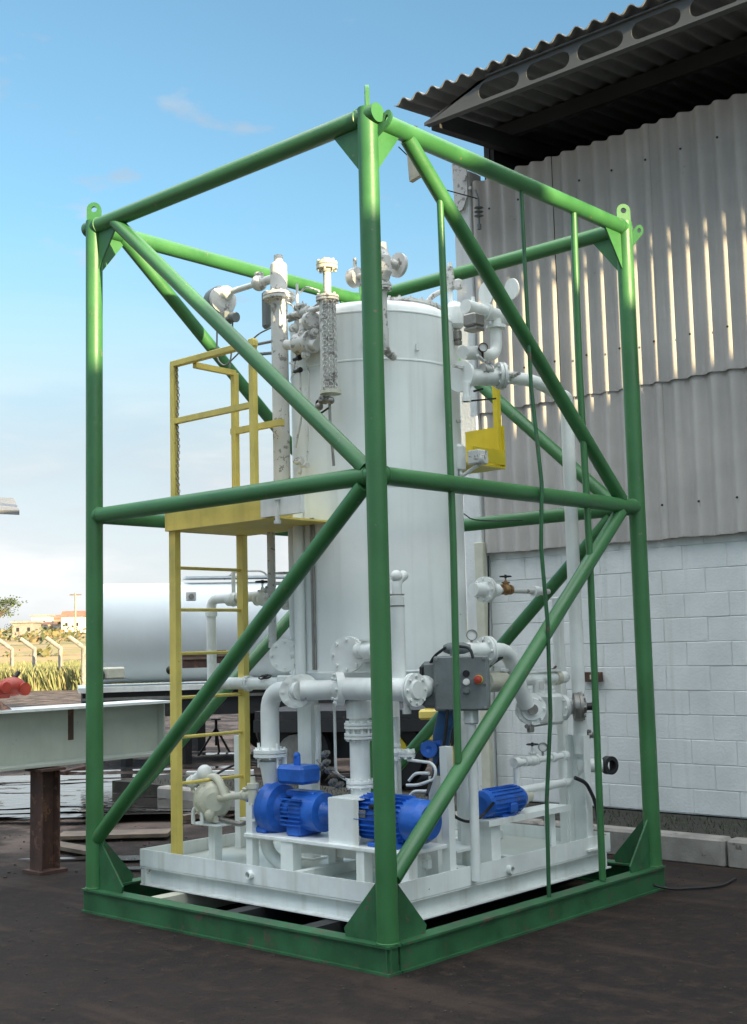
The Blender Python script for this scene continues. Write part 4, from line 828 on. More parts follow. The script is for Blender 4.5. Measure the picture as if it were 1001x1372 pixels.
part('bar', MB().bar(Q(608, 490), Q(643, 497), .02, .016), M['peel'], t)
bf = Q(677, 505, -.36); t2 = thing('overflow_line', 'white flanged tee with pipe crossing right to the tall column pipe', 'pipe', (-.3, 2.0, 2.9))
fl(t2, bf+Vector((0, -.05, 0)), (.55, .83, 0), .088, 'white', .020, 8); l0 = Q(626, 506, -.42); pp(t2, [l0, bf], .055, 'white', n=20); part('flange', MB().lathe(l0+Vector((0, -.06, 0)), (0, 1, 0), [(-.01, 0), (-.01, .10), (.015, .10), (.015, 0)], 26), M['white'], t2)
part('spindle', MB().lathe(bf+Vector((.04, .0, 0)), (.8, -.2, 0), [(0, .02), (.05, .02), (.05, .012), (.09, .012), (.09, 0)], 10), M['peel'], t2)
pp(t2, [Q(625, 512, -.36), Q(625, 534, -.36)], .022, 'white'); part('cap', MB().lathe(Q(625, 534, -.36), (0, 0, 1), [(-.02, 0), (-.02, .03), (.01, .03), (.01, 0)], 12), M['white'], t2)
part('lever', MB().bar(Q(622, 538, -.36), Q(664, 534, -.36), .012, .010).bar(Q(636, 524, -.34), Q(646, 521, -.34), .02, .012), M['dark'], t2)
CX, CY = -.27, 2.25; ztop = zr(CX, CY, 532)
colt = thing('column_pipe', 'tall straight white column pipe at the right side of the skid', 'pipe', (CX, CY, ZF))
pp(t2, [bf, Vector((-.30, bf.y+.25, bf.z)), Vector((CX, CY-.06, ztop+.0))], .042, 'white', n=18)
part('pipe', MB().tube(fillet([(CX, CY-.07, ztop), (CX, CY, ztop), (CX, CY, ztop-.10), (CX, CY, 1.9), (CX, CY, .9)], .06), .044, 20), M['white'], colt)
part('support', MB().box((CX-.005, CY, (ZF+zr(CX, CY, 985))/2), (.13, .008, zr(CX, CY, 985)-ZF)).box((CX-.07, CY-.03, (ZF+zr(CX, CY, 985))/2), (.008, .07, zr(CX, CY, 985)-ZF)).box((CX+.062, CY-.03, (ZF+zr(CX, CY, 985))/2), (.008, .07, zr(CX, CY, 985)-ZF)), WT, colt)
part('foot_plate', MB().box((CX, CY-.02, ZF+.006), (.2, .16, .012)), WT, colt)
# second, square tube column left of it
t = thing('square_column', 'pale square tube standing behind the tall column pipe', 'post', (-.45, 2.35, ZF))
sxx = at(748, 840, 'y', 2.36).x; part('tube', MB().box((sxx, 2.36, (ZF+zr(sxx, 2.36, 800))/2), (.06, .06, zr(sxx, 2.36, 800)-ZF), None, .006), M['white'], t)
# return elbow + filter
t = thing('strainer_line', 'white elbow line with round strainer cover beside the column pipe', 'pipework', (-.3, 1.9, 1.2))
def Q3(px, py, x=-.32): return at(px, py, 'x', x)
fc = Q3(652, 872); 
pp(t, [Q3(622, 872), fc, Q3(682, 872), Q3(694, 915), Q3(706, 946)], .050, 'white', fr=.14, n=20)
fl(t, fc+Vector((0, .0, 0)), (.2, 1, 0), .090, 'white', .018, 8); gauge(t, Q3(632, 851), (.7, -.7, 0), .034, 'steel', Q3(632, 870)); gauge(t, Q3(651, 859), (.7, -.7, 0), .024, 'steel', Q3(651, 874))
sc_ = Q3(711, 950); part('strainer_cover', MB().lathe(sc_, (.80, -.6, 0), [(-.06, 0), (-.06, .06), (-.01, .10), (.015, .10), (.015, .075), (.03, .07), (.03, .035), (.045, .03), (.045, 0)], 28).bolts(sc_, (.80, -.6, 0), .088, 8, .009, .03), M['white'], t)
part('hub', MB().lathe(sc_+Vector((.037, -.027, 0)), (.80, -.6, 0), [(0, .033), (.008, .033), (.008, .0)], 16), M['steel'], t)
bb = Q3(738, 950, -.36); part('strainer_body', MB().box(bb, (.13, .14, .20), None, .02), M['white'], t); part('neck', MB().lathe(Q3(722, 922, -.33), (0, 0, 1), [(-.03, .04), (.06, .04), (.06, 0)], 14), M['white'], t)
part('name_plate', MB().box(Q3(726, 918, -.29), (.004, .05, .05)), M['peel'], t)
f1_ = Q3(753, 948); part('flange', MB().lathe(f1_, (.3, 1, 0), [(-.02, 0), (-.02, .085), (.01, .085), (.01, .05), (.09, .05), (.09, 0)], 24).bolts(f1_, (-.3, -1, 0), .07, 8, .008, .03), M['white'], t)
f2_ = Q3(775, 947, -.22); part('blank_flange', MB().lathe(f2_, (.75, .66, 0), [(-.03, 0), (-.03, .09), (.0, .092), (.004, .096), (.024, .096), (.024, .05), (.05, .04), (.05, 0)], 28).bolts(f2_+Vector((.015, .013, 0)), (.75, .66, 0), .078, 8, .010, .02), M['steel'], t, 'dark bare steel blank flange'); part('plug', MB().lathe(f2_+Vector((.03, .03, 0)), (.75, .66, 0), [(0, .025), (.05, .025), (.05, .035), (.07, .035), (.07, 0)], 10), M['dark'], t)
part('drain_block', MB().box(Q3(711, 976), (.03, .05, .05), None, .006).tube([Q3(705, 975), Q3(733, 970)], .006, 6).lathe(Q3(706, 973), (.5, -.8, 0), [(0, .014), (.03, .014), (.03, 0)], 8), M['steel'], t)
t = thing('transfer_header', 'white horizontal pipe with flat bar on top running to the column pipe', 'pipe', (-.3, 1.7, 1.5))
a = Q3(650, 914, -.36); b = Q3(757, 911, -.36); b.z = a.z; pp(t, [a, b], .040, 'white'); part('sleeve', MB().lathe(a, b-a, [(0, .04), (0, .065), (.18, .065), (.20, .04)], 20), M['cream'], t); part('sleeve', MB().lathe(a.lerp(b, .85), b-a, [(0, .04), (0, .05), (.05, .05), (.05, .04)], 18), M['cream'], t)
part('rack_bar', MB().bar(Q3(668, 898, -.34), Q3(750, 898, -.34), .04, .016), M['white'], t); part('lever', MB().tube([Q3(660, 888, -.30), Q3(672, 880, -.30)], .014, 8), M['dark'], t); part('hook', MB().tube([Q3(735, 899, -.34), Q3(742, 896, -.34), Q3(745, 893, -.34)], .008, 6), M['rust'], t)
t = thing('upper_sample_line', 'thin rusty white branch line with brass valve right of the tank', 'pipe', (-.45, 1.9, 1.9))
yb1 = -.45; n0 = Q3(634, 790, yb1); n1_ = Q3(735, 787, yb1); n1_.z = n0.z
pp(t, [n0, n0.lerp(n1_, .3)], .042, 'white'); fl(t, Q3(650, 790, yb1), (0, 1, 0), .082, 'white', .016, 8); pp(t, [n0.lerp(n1_, .2), n1_], .018, 'peel'); valve(t, Q3(678, 790, yb1), (0, 1, 0), .022, (0, 0, 1), 'brass', .036, .085); part('union', MB().lathe(n0.lerp(n1_, .78), (0, 1, 0), [(0, .018), (0, .035), (.05, .035), (.05, .026), (.12, .026), (.12, 0)], 14), M['white'], t)
t = thing('branch_stub', 'white flanged stub ending in a black rubber ring right of the column pipe', 'pipe', (-.2, 2.4, .9))
s0 = at(772, 1026, 'y', 2.28); s1 = s0+Vector((.17, .13, 0)); pp(t, [s0, s1], .045, 'white'); part('flange', MB().lathe(s0+Vector((.02, .015, 0)), (.8, .6, 0), [(-.02, 0), (-.02, .08), (.02, .08), (.02, 0)], 24), M['white'], t)
part('rubber_ring', MB().lathe(s1+Vector((.0, .0, 0)), (.75, -.2, 0), [(-.02, .035), (-.02, .06), (.03, .06), (.03, .035), (-.02, .035)], 26).lathe(s1, (.75, -.2, 0), [(.0, .035), (.0, 0)], 12), M['dark'], t)
valve(t, at(790, 985, 'y', 2.30), (1, .3, 0), .014, (0, -.3, 1), 'steel', 0, .04)

# small dosing pump set
t = thing('dosing_stand', 'white bracket table on a post carrying the small blue motor', 'stand', (-.32, 1.6, ZF))
SXx = -.34; dz = at(690, 1078, 'x', SXx).z-.055; ya_, yb2 = at(640, 1085, 'x', SXx).y, at(748, 1065, 'x', SXx).y
part('table_plate', MB().box((SXx, (ya_+yb2)/2, dz), (.16, yb2-ya_, .012)).box((SXx+.08, (ya_+yb2)/2, dz-.012), (.008, yb2-ya_, .035)), WT, t)
yl = at(655, 1110, 'x', SXx).y; part('leg', MB().box((SXx, yl, (ZF+dz)/2), (.10, .09, dz-ZF-.012)), WT, t); part('foot_plate', MB().box((SXx, yl, ZF+.006), (.20, .16, .012)), WT, t)
yl = at(737, 1110, 'x', SXx).y; part('leg', MB().box((SXx, yl, (ZF+dz)/2), (.05, .05, dz-ZF-.012)), WT, t)
t = thing('small_motor', 'small blue motor on the bracket table at the right side', 'motor', (SXx, 1.4, dz))
ya1, ya2 = at(643, 1067, 'x', SXx).y, at(696, 1064, 'x', SXx).y; mz2 = dz+.092
part('frame', MB().lathe((SXx, ya1, mz2), (0, 1, 0), [(0, 0), (0, .05), (.015, .078), (.05, .082), (ya2-ya1-.04, .082), (ya2-ya1, .065), (ya2-ya1, 0)], 28), BL, t)
fn = MB()
for k_ in range(20):
    a = 2*PI*k_/20; c_ = Vector((math.cos(a), 0, math.sin(a))); fn.bar(Vector((SXx, ya1+.06, mz2))+c_*.084, Vector((SXx, ya2-.06, mz2))+c_*.084, .003, .012, c_)
part('cooling_fins', fn, BL, t); part('foot', MB().box((SXx, (ya1+ya2)/2, dz+.012), (.14, .14, .016)), BL, t); part('terminal_box', MB().box((SXx+.075, (ya1+ya2)/2+.02, mz2-.035), (.05, .07, .06), None, .01), BL, t)
t = thing('dosing_loop', 'white rectangular pipe loop with black handwheel and gauge above the small motor', 'pipework', (SXx, 1.8, .9))
U = lambda px, py: at(px, py, 'x', SXx)
l1, l2 = U(693, 1060), U(692, 1022); l2.y = l1.y; r1 = U(757, 1044); r1.z = l1.z; r2 = Vector((SXx, r1.y, l2.z))
pp(t, [l1, r1], .026, 'white'); pp(t, [l1, l2, r2, r1], .020, 'white', fr=.02)
for p_ in (l1, l2, r1, r2, l1.lerp(r1, .6), l2.lerp(r2, .75), l2.lerp(r2, .2)): part('fitting', MB().lathe(p_-Vector((0, .025, 0)), (0, 1, 0), [(0, 0), (0, .032), (.05, .032), (.05, 0)], 12), M['white'], t)
m_ = l2.lerp(r2, .34); valve(t, m_, (0, 1, 0), .022, (0, 0, 1), 'white', .036, .10); gauge(t, l2.lerp(r2, .55)+Vector((0, 0, .075)), (.75, -.66, 0), .030, 'steel', l2.lerp(r2, .55)); pp(t, [r1, r1+Vector((0, .08, .01))], .016, 'white')
pp(t, [l1+Vector((0, -.03, -.0)), (SXx, ya2, mz2)], .03, 'white'); part('pump_head', MB().lathe((SXx, ya2-.005, mz2), (0, 1, 0), [(0, 0), (0, .05), (.05, .05), (.06, .035), (.12, .03), (.12, 0)], 18), M['cream'], t)

# tank side column behind control box, plus uprights
t = thing('cable_post', 'round white support post beneath the grey control box', 'post', (-.3, .95, ZF))
BXX, BYY = at(617, 915, 'y', 1.0).x, 1.0
cp_ = at(628, 1030, 'y', 1.32); part('tube', MB().tube([(cp_.x, 1.32, ZF), (cp_.x, 1.32, 1.25)], .058, 22), WT, t)
x_ = at(600, 1090, 'y', .80).x
for px, y_, top in ((600, .80, 1000), (584, .90, 1040)): x_ = at(px, 1080, 'y', y_).x; part('upright', MB().box((x_, y_, (ZF+zr(x_, y_, top))/2), (.055, .055, zr(x_, y_, top)-ZF)), WT, t)
part('shelf', MB().box((cp_.x-.02, 1.2, .42), (.25, .3, .012)), WT, t)
# control box
nrm = Vector((.50, -.866, 0)); sdv = Vector((.866, .50, 0)); Rm = Matrix((sdv, -nrm, Vector((0, 0, 1)))).transposed()
bc = at(619, 915, 'y', .92); t = thing('control_panel', 'grey cast control box with round buttons and a red stop button', 'control box', bc-Vector((0, 0, .16)))
part('housing', MB().box(bc-nrm*.05, (.30, .15, .30), Rm, .012), M['grey'], t); part('lid', MB().box(bc+nrm*.040-sdv*.0, (.315, .03, .315), Rm, .01), M['grey'], t)
part('side_box', MB().box(bc-sdv*.19-nrm*.06-Vector((0, 0, .008)), (.10, .13, .27), Rm, .02), M['grey'], t); part('side_cover', MB().box(bc-sdv*.235-nrm*.03-Vector((0, 0, .01)), (.022, .10, .22), Rm, .006), M['dark'], t)
bo = MB()
for a_ in (-1, 1):
    for b_ in (-1, 0, 1): bo.lathe(bc+nrm*.055+sdv*(a_*.14)+Vector((0, 0, b_*.14)), nrm, [(0, .009), (.010, .009), (.010, 0)], 6)
part('lid_bolts', bo, M['steel'], t)
for k_, mt in enumerate(('dark', 'glass', 'grey')): part('button', MB().lathe(bc+nrm*.055+sdv*.035+Vector((0, 0, .055-.048*k_)), nrm, [(0, .020), (.012, .020), (.012, .015), (.024, .015), (.024, 0)], 16), M[mt], t, ('black push button', 'white push button', 'grey push button')[k_])
for k_ in range(3): part('lamp_lens', MB().lathe(bc+nrm*.055-sdv*.02+Vector((0, 0, .055-.048*k_)), nrm, [(0, .016), (.014, .014), (.014, 0)], 14), M['green_dark'], t)
part('stop_ring', MB().lathe(bc+nrm*.055+sdv*.105+Vector((0, 0, .02)), nrm, [(0, .026), (.008, .026), (.008, 0)], 18), M['yellow_bright'], t); part('stop_button', MB().lathe(bc+nrm*.063+sdv*.105+Vector((0, 0, .02)), nrm, [(0, .012), (.012, .012), (.014, .024), (.03, .022), (.036, 0)], 18), M['red'], t)
part('conduit_body', MB().lathe(bc+Vector((-.13, 0, .20)), sdv, [(0, 0), (0, .02), (.03, .034), (.12, .034), (.16, .02), (.16, 0)], 14).tube([bc+Vector((-.06, 0, .14)), bc+Vector((-.06, 0, .2))], .018, 10), M['grey'], t)
part('mounting_bracket', MB().box(bc-nrm*.05+Vector((.05, 0, -.19)), (.07, .07, .10), None, .01).tube([bc-nrm*.05+Vector((.05, 0, -.2)), bc-nrm*.05+Vector((.05, 0, ZF-bc.z))], .028, 12), WT, t)
def cable(name, pts, r, label, mat='dark'):
    return solo(name, MB().tube(fillet(pts, .12, 8), r, 8), M[mat], label, 'cable')
K = lambda px, py, y=.84: at(px, py, 'y', y)
cable('conduit_cable', [K(597, 868), K(580, 880), K(572, 902), K(573, 918)], .009, 'black cable arching from the top left of the grey control box')
cable('conduit_cable', [K(616, 866), K(630, 868), K(634, 882)], .009, 'short black cable over the top of the grey control box')
cable('power_cable', [K(612, 952), K(606, 1000), K(598, 1050), K(604, 1092), K(625, 1102, .95), K(645, 1095, 1.2), at(662, 1075, 'x', -.25)], .009, 'black cable looping from the control box down to the small blue motor')
cable('power_cable', [K(600, 950), K(596, 1000), K(580, 1040), K(572, 1065, .6)], .010, 'thick black cable dropping from the control box to the large motor')
cable('drain_hose', [at(770, 1042, 'x', -.22), at(785, 1048, 'x', -.18), at(796, 1070, 'x', -.16), at(800, 1085, 'x', -.15), at(803, 1110, 'x', -.15)], .013, 'black hose bending down from the pipe loop at the right')
cable('tank_cable', [at(654, 745, 'x', -.75), at(655, 800, 'x', -.74), at(655, 860, 'x', -.72)], .006, 'thin black cable running vertically down right of the tank')
cable('roof_wire', [at(621, 688, 'x', -.70), at(632, 696, 'x', -.5), at(655, 698, 'x', -.35), at(700, 697, 'x', -.2)], .004, 'thin loose wire lying by the middle rail right of the tank')
cable('ground_cable', [Vector((-.03, 2.50, .30)), Vector((.0, 2.52, .06)), Vector((.12, 2.62, .012)), Vector((.35, 2.9, .012)), Vector((.3, 3.2, .012))], .008, 'thin cable trailing on the ground by the right rear post')
cable('air_hose', [at(285, 1040, 'y', 1.0), at(310, 1026, 'y', 1.1), at(345, 1020, 'y', 1.0), at(362, 1034, 'y', .9)], .008, 'thin black hose arching behind the ladder above the diaphragm pump')
# blue hand pump beneath the control box
t = thing('blue_gear_pump', 'dull blue angled casting with bright blue valve below the control box', 'pump', K(590, 1030))
part('body', MB().tube([K(598, 955, .98), K(592, 985, .98), K(588, 1035, .98)], [.05, .055, .04], 14), M['blue_dull'], t); part('neck', MB().box(K(600, 962, .98), (.10, .08, .12), None, .02), M['blue_dull'], t)
part('valve', MB().lathe(K(576, 1004, .90), (.5, -.8, .1), [(-.05, 0), (-.05, .034), (.02, .038), (.03, .05), (.045, .05), (.045, .02), (.035, 0)], 18).tube([K(566, 1000, .90), K(592, 996, .92)], .02, 10), M['blue'], t)
# rail clamps on the green tubes, hanging tag etc.

# ------------------------------------------------------------------ yard beyond: girder, stand, trailers
t = thing('steel_girder', 'long pale grey steel girder propped on a rusty stand at the left', 'girder', (-4.1, .5, .79))
gx, gy0, gy1, gz0, gz1 = -4.12, -6.0, 1.80, .795, 1.215
part('web', MB().box((gx, (gy0+gy1)/2, (gz0+gz1)/2), (.014, gy1-gy0-.04, gz1-gz0-.03)), M['pale'], t)
part('top_flange', MB().box((gx-.06, (gy0+gy1)/2+.02, gz1), (.40, gy1-gy0, .020)), M['white'], t); part('bottom_flange', MB().box((gx, (gy0+gy1)/2, gz0), (.30, gy1-gy0, .020)), M['pale'], t)
part('stain', MB().box((gx+.009, at(94, 970, 'x', gx).y, 1.08), (.004, .05, .24)), M['rust'], t)
part('stiffener', MB().box((gx+.05, gy1-.03, (gz0+gz1)/2), (.08, .012, gz1-gz0-.03)), M['pale'], t)
t = thing('rusty_stand', 'rusty steel column stand holding up the pale girder', 'stand', (-4.0, .62, 0))
sx_, sy_ = -4.02, .62
m = MB(); m.box((sx_, sy_, .38), (.008, .14, .74)); 
for sg in (-1, 1): m.box((sx_, sy_+sg*.075, .38), (.16, .010, .74))
part('column', m, M['rust'], t); part('cap_plate', MB().box((sx_, sy_, .765), (.22, .22, .018)), M['rust'], t); part('foot_plate', MB().box((sx_, sy_, .012), (.24, .24, .022)), M['rust'], t)
t = thing('red_machine', 'orange red machine lying on the girder at the left edge', 'machine', (-4.3, .3, 1.23))
rp = at(16, 920, 'x', -4.25)
part('body', MB().ball(rp, .10, 12, 8, (1, 1.1, .75)).box(rp+Vector((0, -.12, -.02)), (.14, .2, .13), None, .03), M['red'], t); part('wheel', MB().lathe(rp+Vector((.08, .05, -.02)), (1, 0, 0), [(0, .05), (.03, .05), (.03, 0)], 16), M['red'], t); part('wheel', MB().lathe(rp+Vector((.09, -.12, 0)), (1, 0, 0), [(0, .04), (.03, .04), (.03, 0)], 14), M['red'], t); part('handle', MB().tube([rp+Vector((0, .02, .06)), rp+Vector((0, .06, .11))], .018, 8), M['dark'], t); part('handle', MB().tube([rp+Vector((0, -.12, .06)), rp+Vector((0, -.14, .11))], .018, 8), M['dark'], t)
solo('brown_plate', MB().prism([(-4.02, -.3, 1.229), (-4.02, .33, 1.229), (-4.16, .28, 1.31), (-4.2, -.3, 1.31)], (-.02, 0, .01)), M['rust'], 'rusty brown plate leaning on the girder below the red machine', 'plate')

Z0 = 17.5
def D(px, py, Z=Z0): return CAM+ray(px, py)*Z
def trailer_tank(t, a, b, R, zc2, ends=True):
    d = (b-a); L = d.length; d.normalize()
    m = MB().lathe(a, d, [(0, R), (L*.33, R), (L*.66, R), (L, R)], 48); part('barrel', m, M['tankfar'], t)
    for s_, p_ in ((-1, a), (1, b)): part('end_cap', MB().lathe(p_, d*s_, [(0, R), (.05, R*.97), (.09, R*.85), (.12, R*.5), (.13, 0)], 40, True), M['tankfar'], t)
    for k_ in (.33, .66): part('seam', MB().lathe(a+d*L*k_, d, [(-.02, R+.001), (-.02, R+.012), (.02, R+.012), (.02, R+.001)], 48), M['tankfar'], t)
t = thing('trailer_tank', 'long white horizontal tank on a dark trailer chassis behind the yellow ladder', 'tank trailer', (-13, 9, 0))
up = Vector((0, 0, 1))
a, b = D(128, 850, 18.4), D(500, 850, 19.4); a.z = b.z = 1.90; d = (b-a).normalized(); nr_ = d.cross(up)
if nr_.dot(CAM-a) < 0: nr_ = -nr_
RT = .735; m = MB(); Lt = (b-a).length
m.lathe(a, d, [(0, RT), (Lt*.5, RT), (Lt, RT)], 72); part('barrel', m, M['tankfar'], t)
for sg, p_ in ((-1, a), (1, b)): part('end_plate', MB().lathe(p_, d*sg, [(-.03, RT+.012), (.02, RT+.012), (.02, RT*.9), (.035, 0)], 56), M['tankfar'], t)
for k_ in (.30, .62): part('seam', MB().lathe(a+d*Lt*k_, d, [(-.02, RT+.001), (-.02, RT+.009), (.02, RT+.009), (.02, RT+.001)], 64), M['tankfar'], t)
part('walkway', MB().bar(a+d*1.3+up*(RT+.07), b-d*.2+up*(RT+.07), .5, .03), M['tankfar'], t)
part('walkway_rail', MB().tube(fillet([a+d*1.9+up*(RT+.05), a+d*2.1+up*(RT+.17), a+d*2.5+up*(RT+.17), a+d*2.6+up*(RT+.05)], .1), .015, 6), M['steel'], t)
part('chassis_rail', MB().bar(a-d*.25-up*.80, b+d*.6-up*.80, 1.7, .07), M['white'], t)
part('chassis', MB().bar(a-d*.2-up*1.02, b+d*.5-up*1.02, 1.5, .36), M['darkpaint'], t)
part('marker_strip', MB().bar(a-d*.2-up*.93+nr_*.80, b+d*.5-up*.93+nr_*.80, .012, .04), M['steel'], t)
def tyre_mb(c, ax, R=.48, w=.26): return MB().lathe(Vector(c)-ax*w/2, ax, [(0, R*.55), (0, R*.92), (w*.15, R), (w*.85, R), (w, R*.92), (w, R*.55)], 28)
for k_ in (.64, .86):
    for sg in (-1, 1):
        c_ = a+(b-a)*k_+nr_*sg*.7; c_.z = .46; w_ = part('wheel', tyre_mb(c_, nr_, .44), M['dark'], t); part('rim', MB().lathe(c_-nr_*.10, nr_, [(0, 0), (0, .20), (.18, .20), (.18, 0)], 20), M['darkpaint'], w_)
for k_ in (.1, .3):
    c_ = a+(b-a)*k_; c_.z = .42; part('landing_leg', MB().box(c_+nr_*.5, (.12, .12, .84)), M['darkpaint'], t)
for p_, w1, h1, dd in ((D(262, 884, 17.3), .36, .22, 0), (D(292, 880, 17.3), .22, .18, 0)):
    R2 = Matrix((d, -nr_, up)).transposed(); part('hatch', MB().box(p_, (w1, .10, h1), R2), M['rust'], t); part('hatch_bar', MB().box(p_+nr_*.06+up*.02, (w1+.02, .02, .03), R2), M['wood'], t)
hp2 = D(256, 799, 17.9); part('lamp_housing', MB().box(hp2, (.14, .10, .13), R2, .01), M['peel'], t); part('lamp_lens', MB().lathe(hp2+nr_*.05, nr_, [(0, .04), (.02, .035), (.02, 0)], 12), M['steel'], t)
bx_ = D(146, 902, 17.1); part('hose_box', MB().box(bx_, (.34, .3, .16), None, .02), M['cream'], t); part('hose_coil', MB().tube(MB().ring(bx_+Vector((.05, -.22, -.03)), (.5, -.8, .1), .09, 20), .014, 6, False, True), M['dark'], t)
for k_, (px, py) in enumerate(((238, 902), (284, 905), (228, 898))): part('fitting', MB().ball(D(px, py, 17.2), .06, 10, 6), M[('yellow', 'grey', 'dark')[k_]], t)
# long low loader behind the pumps
t = thing('low_loader', 'dark low flatbed loader parked behind the skid', 'trailer', (-8, 8.5, 0))
a3, b3 = D(410, 900, 15.5), D(640, 900, 15.0); a3.z = b3.z = 0; d3 = (b3-a3).normalized(); n3 = Vector((d3.y, -d3.x, 0)); R3 = Matrix((d3, -n3, up)).transposed(); m3 = (a3+b3)/2; L3 = (b3-a3).length+.6
part('bed', MB().box(m3+up*.86, (L3, 2.2, .09), R3), M['darkpaint'], t); part('side_rail', MB().box(m3+up*.74-n3*-1.12, (L3, .06, .14), R3), M['darkpaint'], t); part('undercarriage', MB().box(m3+up*.55, (L3-.3, 1.7, .40), R3), M['darkpaint'], t)
for k_ in (-.9, .2, 1.1):
    c_ = m3+d3*k_-n3*-.9; c_.z = .42; w_ = part('wheel', tyre_mb(c_, n3, .42), M['dark'], t); part('rim', MB().lathe(c_-n3*.12, n3, [(0, 0), (0, .22), (.28, .22), (.28, 0)], 18), M['yellow_bright'] if k_ > 0 else M['steel'], w_)
part('back_board', MB().box(m3+up*1.15-n3*.9, (L3, .06, .5), R3), M['darkpaint'], t)
for px, py, lb in ((576, 957, 'upper yellow machine block on the dark loader seen past the tank leg'), (578, 986, 'lower yellow machine block below the first beside the blue casting')):
    q_ = D(px, py, 12.6); solo('machine_block', MB().box(q_, (.20, .18, .10), R3, .02).box(q_+up*.06, (.08, .12, .04), R3, .01), M['yellow'], lb, 'machine part')
# tripod, planks, pipes lying about
t = thing('pipe_tripod', 'black tripod pipe stand on the mud behind the ladder', 'stand', at(290, 1012, 'z', 0))
tp = at(290, 1012, 'z', 0); top = tp+Vector((0, 0, .42))
for a_ in (10, 130, 250): part('leg', MB().tube([top, tp+Vector((.30*math.cos(math.radians(a_)), .30*math.sin(math.radians(a_)), 0))], .018, 8), M['dark'], t)
part('stem', MB().tube([tp+Vector((0, 0, .15)), top+Vector((0, 0, .12))], .022, 8), M['dark'], t); part('head', MB().box(top+Vector((0, 0, .13)), (.16, .06, .02)), M['dark'], t)
pq = at(316, 1005, 'z', 0); t = thing('timber_trestle', 'dark timber trestle beyond the tripod stand', 'trestle', pq)
for dx_ in (-.5, .5): part('leg', MB().box(pq+Vector((dx_*.9, dx_*.8, .38)), (.16, .16, .76)), M['darkpaint'], t)
part('beam', MB().bar(pq+Vector((-.9, -.8, .80)), pq+Vector((1.2, 1.05, .80)), .2, .10), M['wood'], t); part('box', MB().box(pq+Vector((.15, .13, .93)), (.5, .4, .14), None, .01), M['tankfar'], t); part('blue_end', MB().box(pq+Vector((-.14, -.12, .93)), (.1, .3, .13)), M['blue_dull'], t)
labs = ['pale plank on the mud behind the rusty stand', 'grey board lying flat right of the rusty stand', 'long thin timber on the ground behind the ladder', 'pale batten lying in the mud beneath the trestle', 'whitish plank on the yard behind the suction elbow', 'thin white bar on the ground near the trailer wheels', 'dark red timber on the mud below the girder end', 'narrow board in front of the puddles']
for i_, (p1, p2, w_, h_, mt) in enumerate([((80, 1122), (228, 1118), .30, .03, 'wood'), ((60, 1132), (140, 1146), .16, .03, 'wood'), ((200, 1048), (330, 1046), .10, .08, 'conc'), ((250, 1062), (345, 1056), .08, .06, 'wood'), ((330, 992), (430, 985), .16, .07, 'white'), ((240, 1100), (345, 1085), .08, .05, 'wood'), ((80, 1040), (128, 1028), .10, .06, 'rust'), ((250, 1040), (340, 1038), .08, .06, 'white')]):
    A = at(*p1, 'z', .03); B_ = at(*p2, 'z', .03); solo('plank', MB().bar(A+Vector((0, 0, h_/2)), B_+Vector((0, 0, h_/2)), w_, h_), M[mt], labs[i_], 'plank', 'planks lying in the yard')
rs = random.Random(11); st = MB()
for k_ in range(500):
    q_ = at(rs.uniform(-20, 620), rs.uniform(985, 1180), 'z', 0); 
    if q_.x > -2.9 and q_.y < 3: continue
    if (q_.x-CAM.x)**2+(q_.y-CAM.y)**2 > 700: continue
    s_ = rs.uniform(.004, .018); st.box(q_+Vector((0, 0, s_*.3)), (s_*rs.uniform(.7, 1.6), s_, s_*.7), Matrix.Rotation(rs.uniform(0, 6), 3, 'Z'))
for k_ in range(3200):
    x, y = rs.uniform(-2.9, 4), rs.uniform(-3.5, 3.4)
    if -CW-.1 < x < .1 and -.1 < y < CDp+.1: continue
    s_ = .0022+.008*rs.random()**3; st.box((x, y, s_*.3), (s_*rs.uniform(.7, 1.6), s_, s_*.7), Matrix.Rotation(rs.uniform(0, 6), 3, 'Z'))
M['stone'] = paint('dull_stone', (.060, .047, .040), .9, .4, 9, 0, None, None, .3); struct('rubble', st, M['stone'], 'stuff')
wd = MB()
for k_ in range(2600):
    x, y = rs.uniform(-7, 1.5), rs.uniform(3.8, 4.5); h_ = rs.uniform(.01, .05); a_ = rs.uniform(0, 6.3); p_ = Vector((x, y, .19)); s_ = Vector((math.cos(a_), math.sin(a_), 0))*.004
    wd.add([p_-s_, p_+s_, p_+Vector((rs.uniform(-.02, .02), rs.uniform(-.02, .02), h_))], [(0, 1, 2)])
M['weed'] = paint('low_weeds', (.045, .055, .022), .8, .4, 6, 0, None, None, 0); struct('ground_cover', wd, M['weed'], 'stuff')

# ------------------------------------------------------------------ distance: fence posts, tall grass, hill, houses, trees
def G0(px, py): return at(px, py, 'z', 0)
fp = thing('fence_post', 'whitish concrete fence post with bent top, nearest of the row to the left edge', 'fence post', (0, 0, 0), 'bent concrete fence posts')
part('shaft', MB().tube([(0, 0, 0), (0, 0, 1.75)], .10, 8), M['conc'], fp); part('bent_top', MB().tube([(0, 0, 1.70), (.03, 0, 1.80), (-.42, -.46, 2.28)], .10, 8), M['conc'], fp)
fl_ = [G0(16, 922), G0(46, 923), G0(81, 924), G0(112, 925), G0(-14, 921), G0(150, 926)]
fp.location = fl_[0]
fp['label'] = 'leftmost of the bent concrete fence posts beyond the girder'
for k_, (q_, lb) in enumerate(zip(fl_[1:4], ['middle bent concrete post of the three in front of the tall grass', 'bent concrete post nearest the left green post of the cage', 'bent concrete post half hidden by the left green cage post'])): dup(fp, q_, lb, None, .04*k_)
wr = MB()
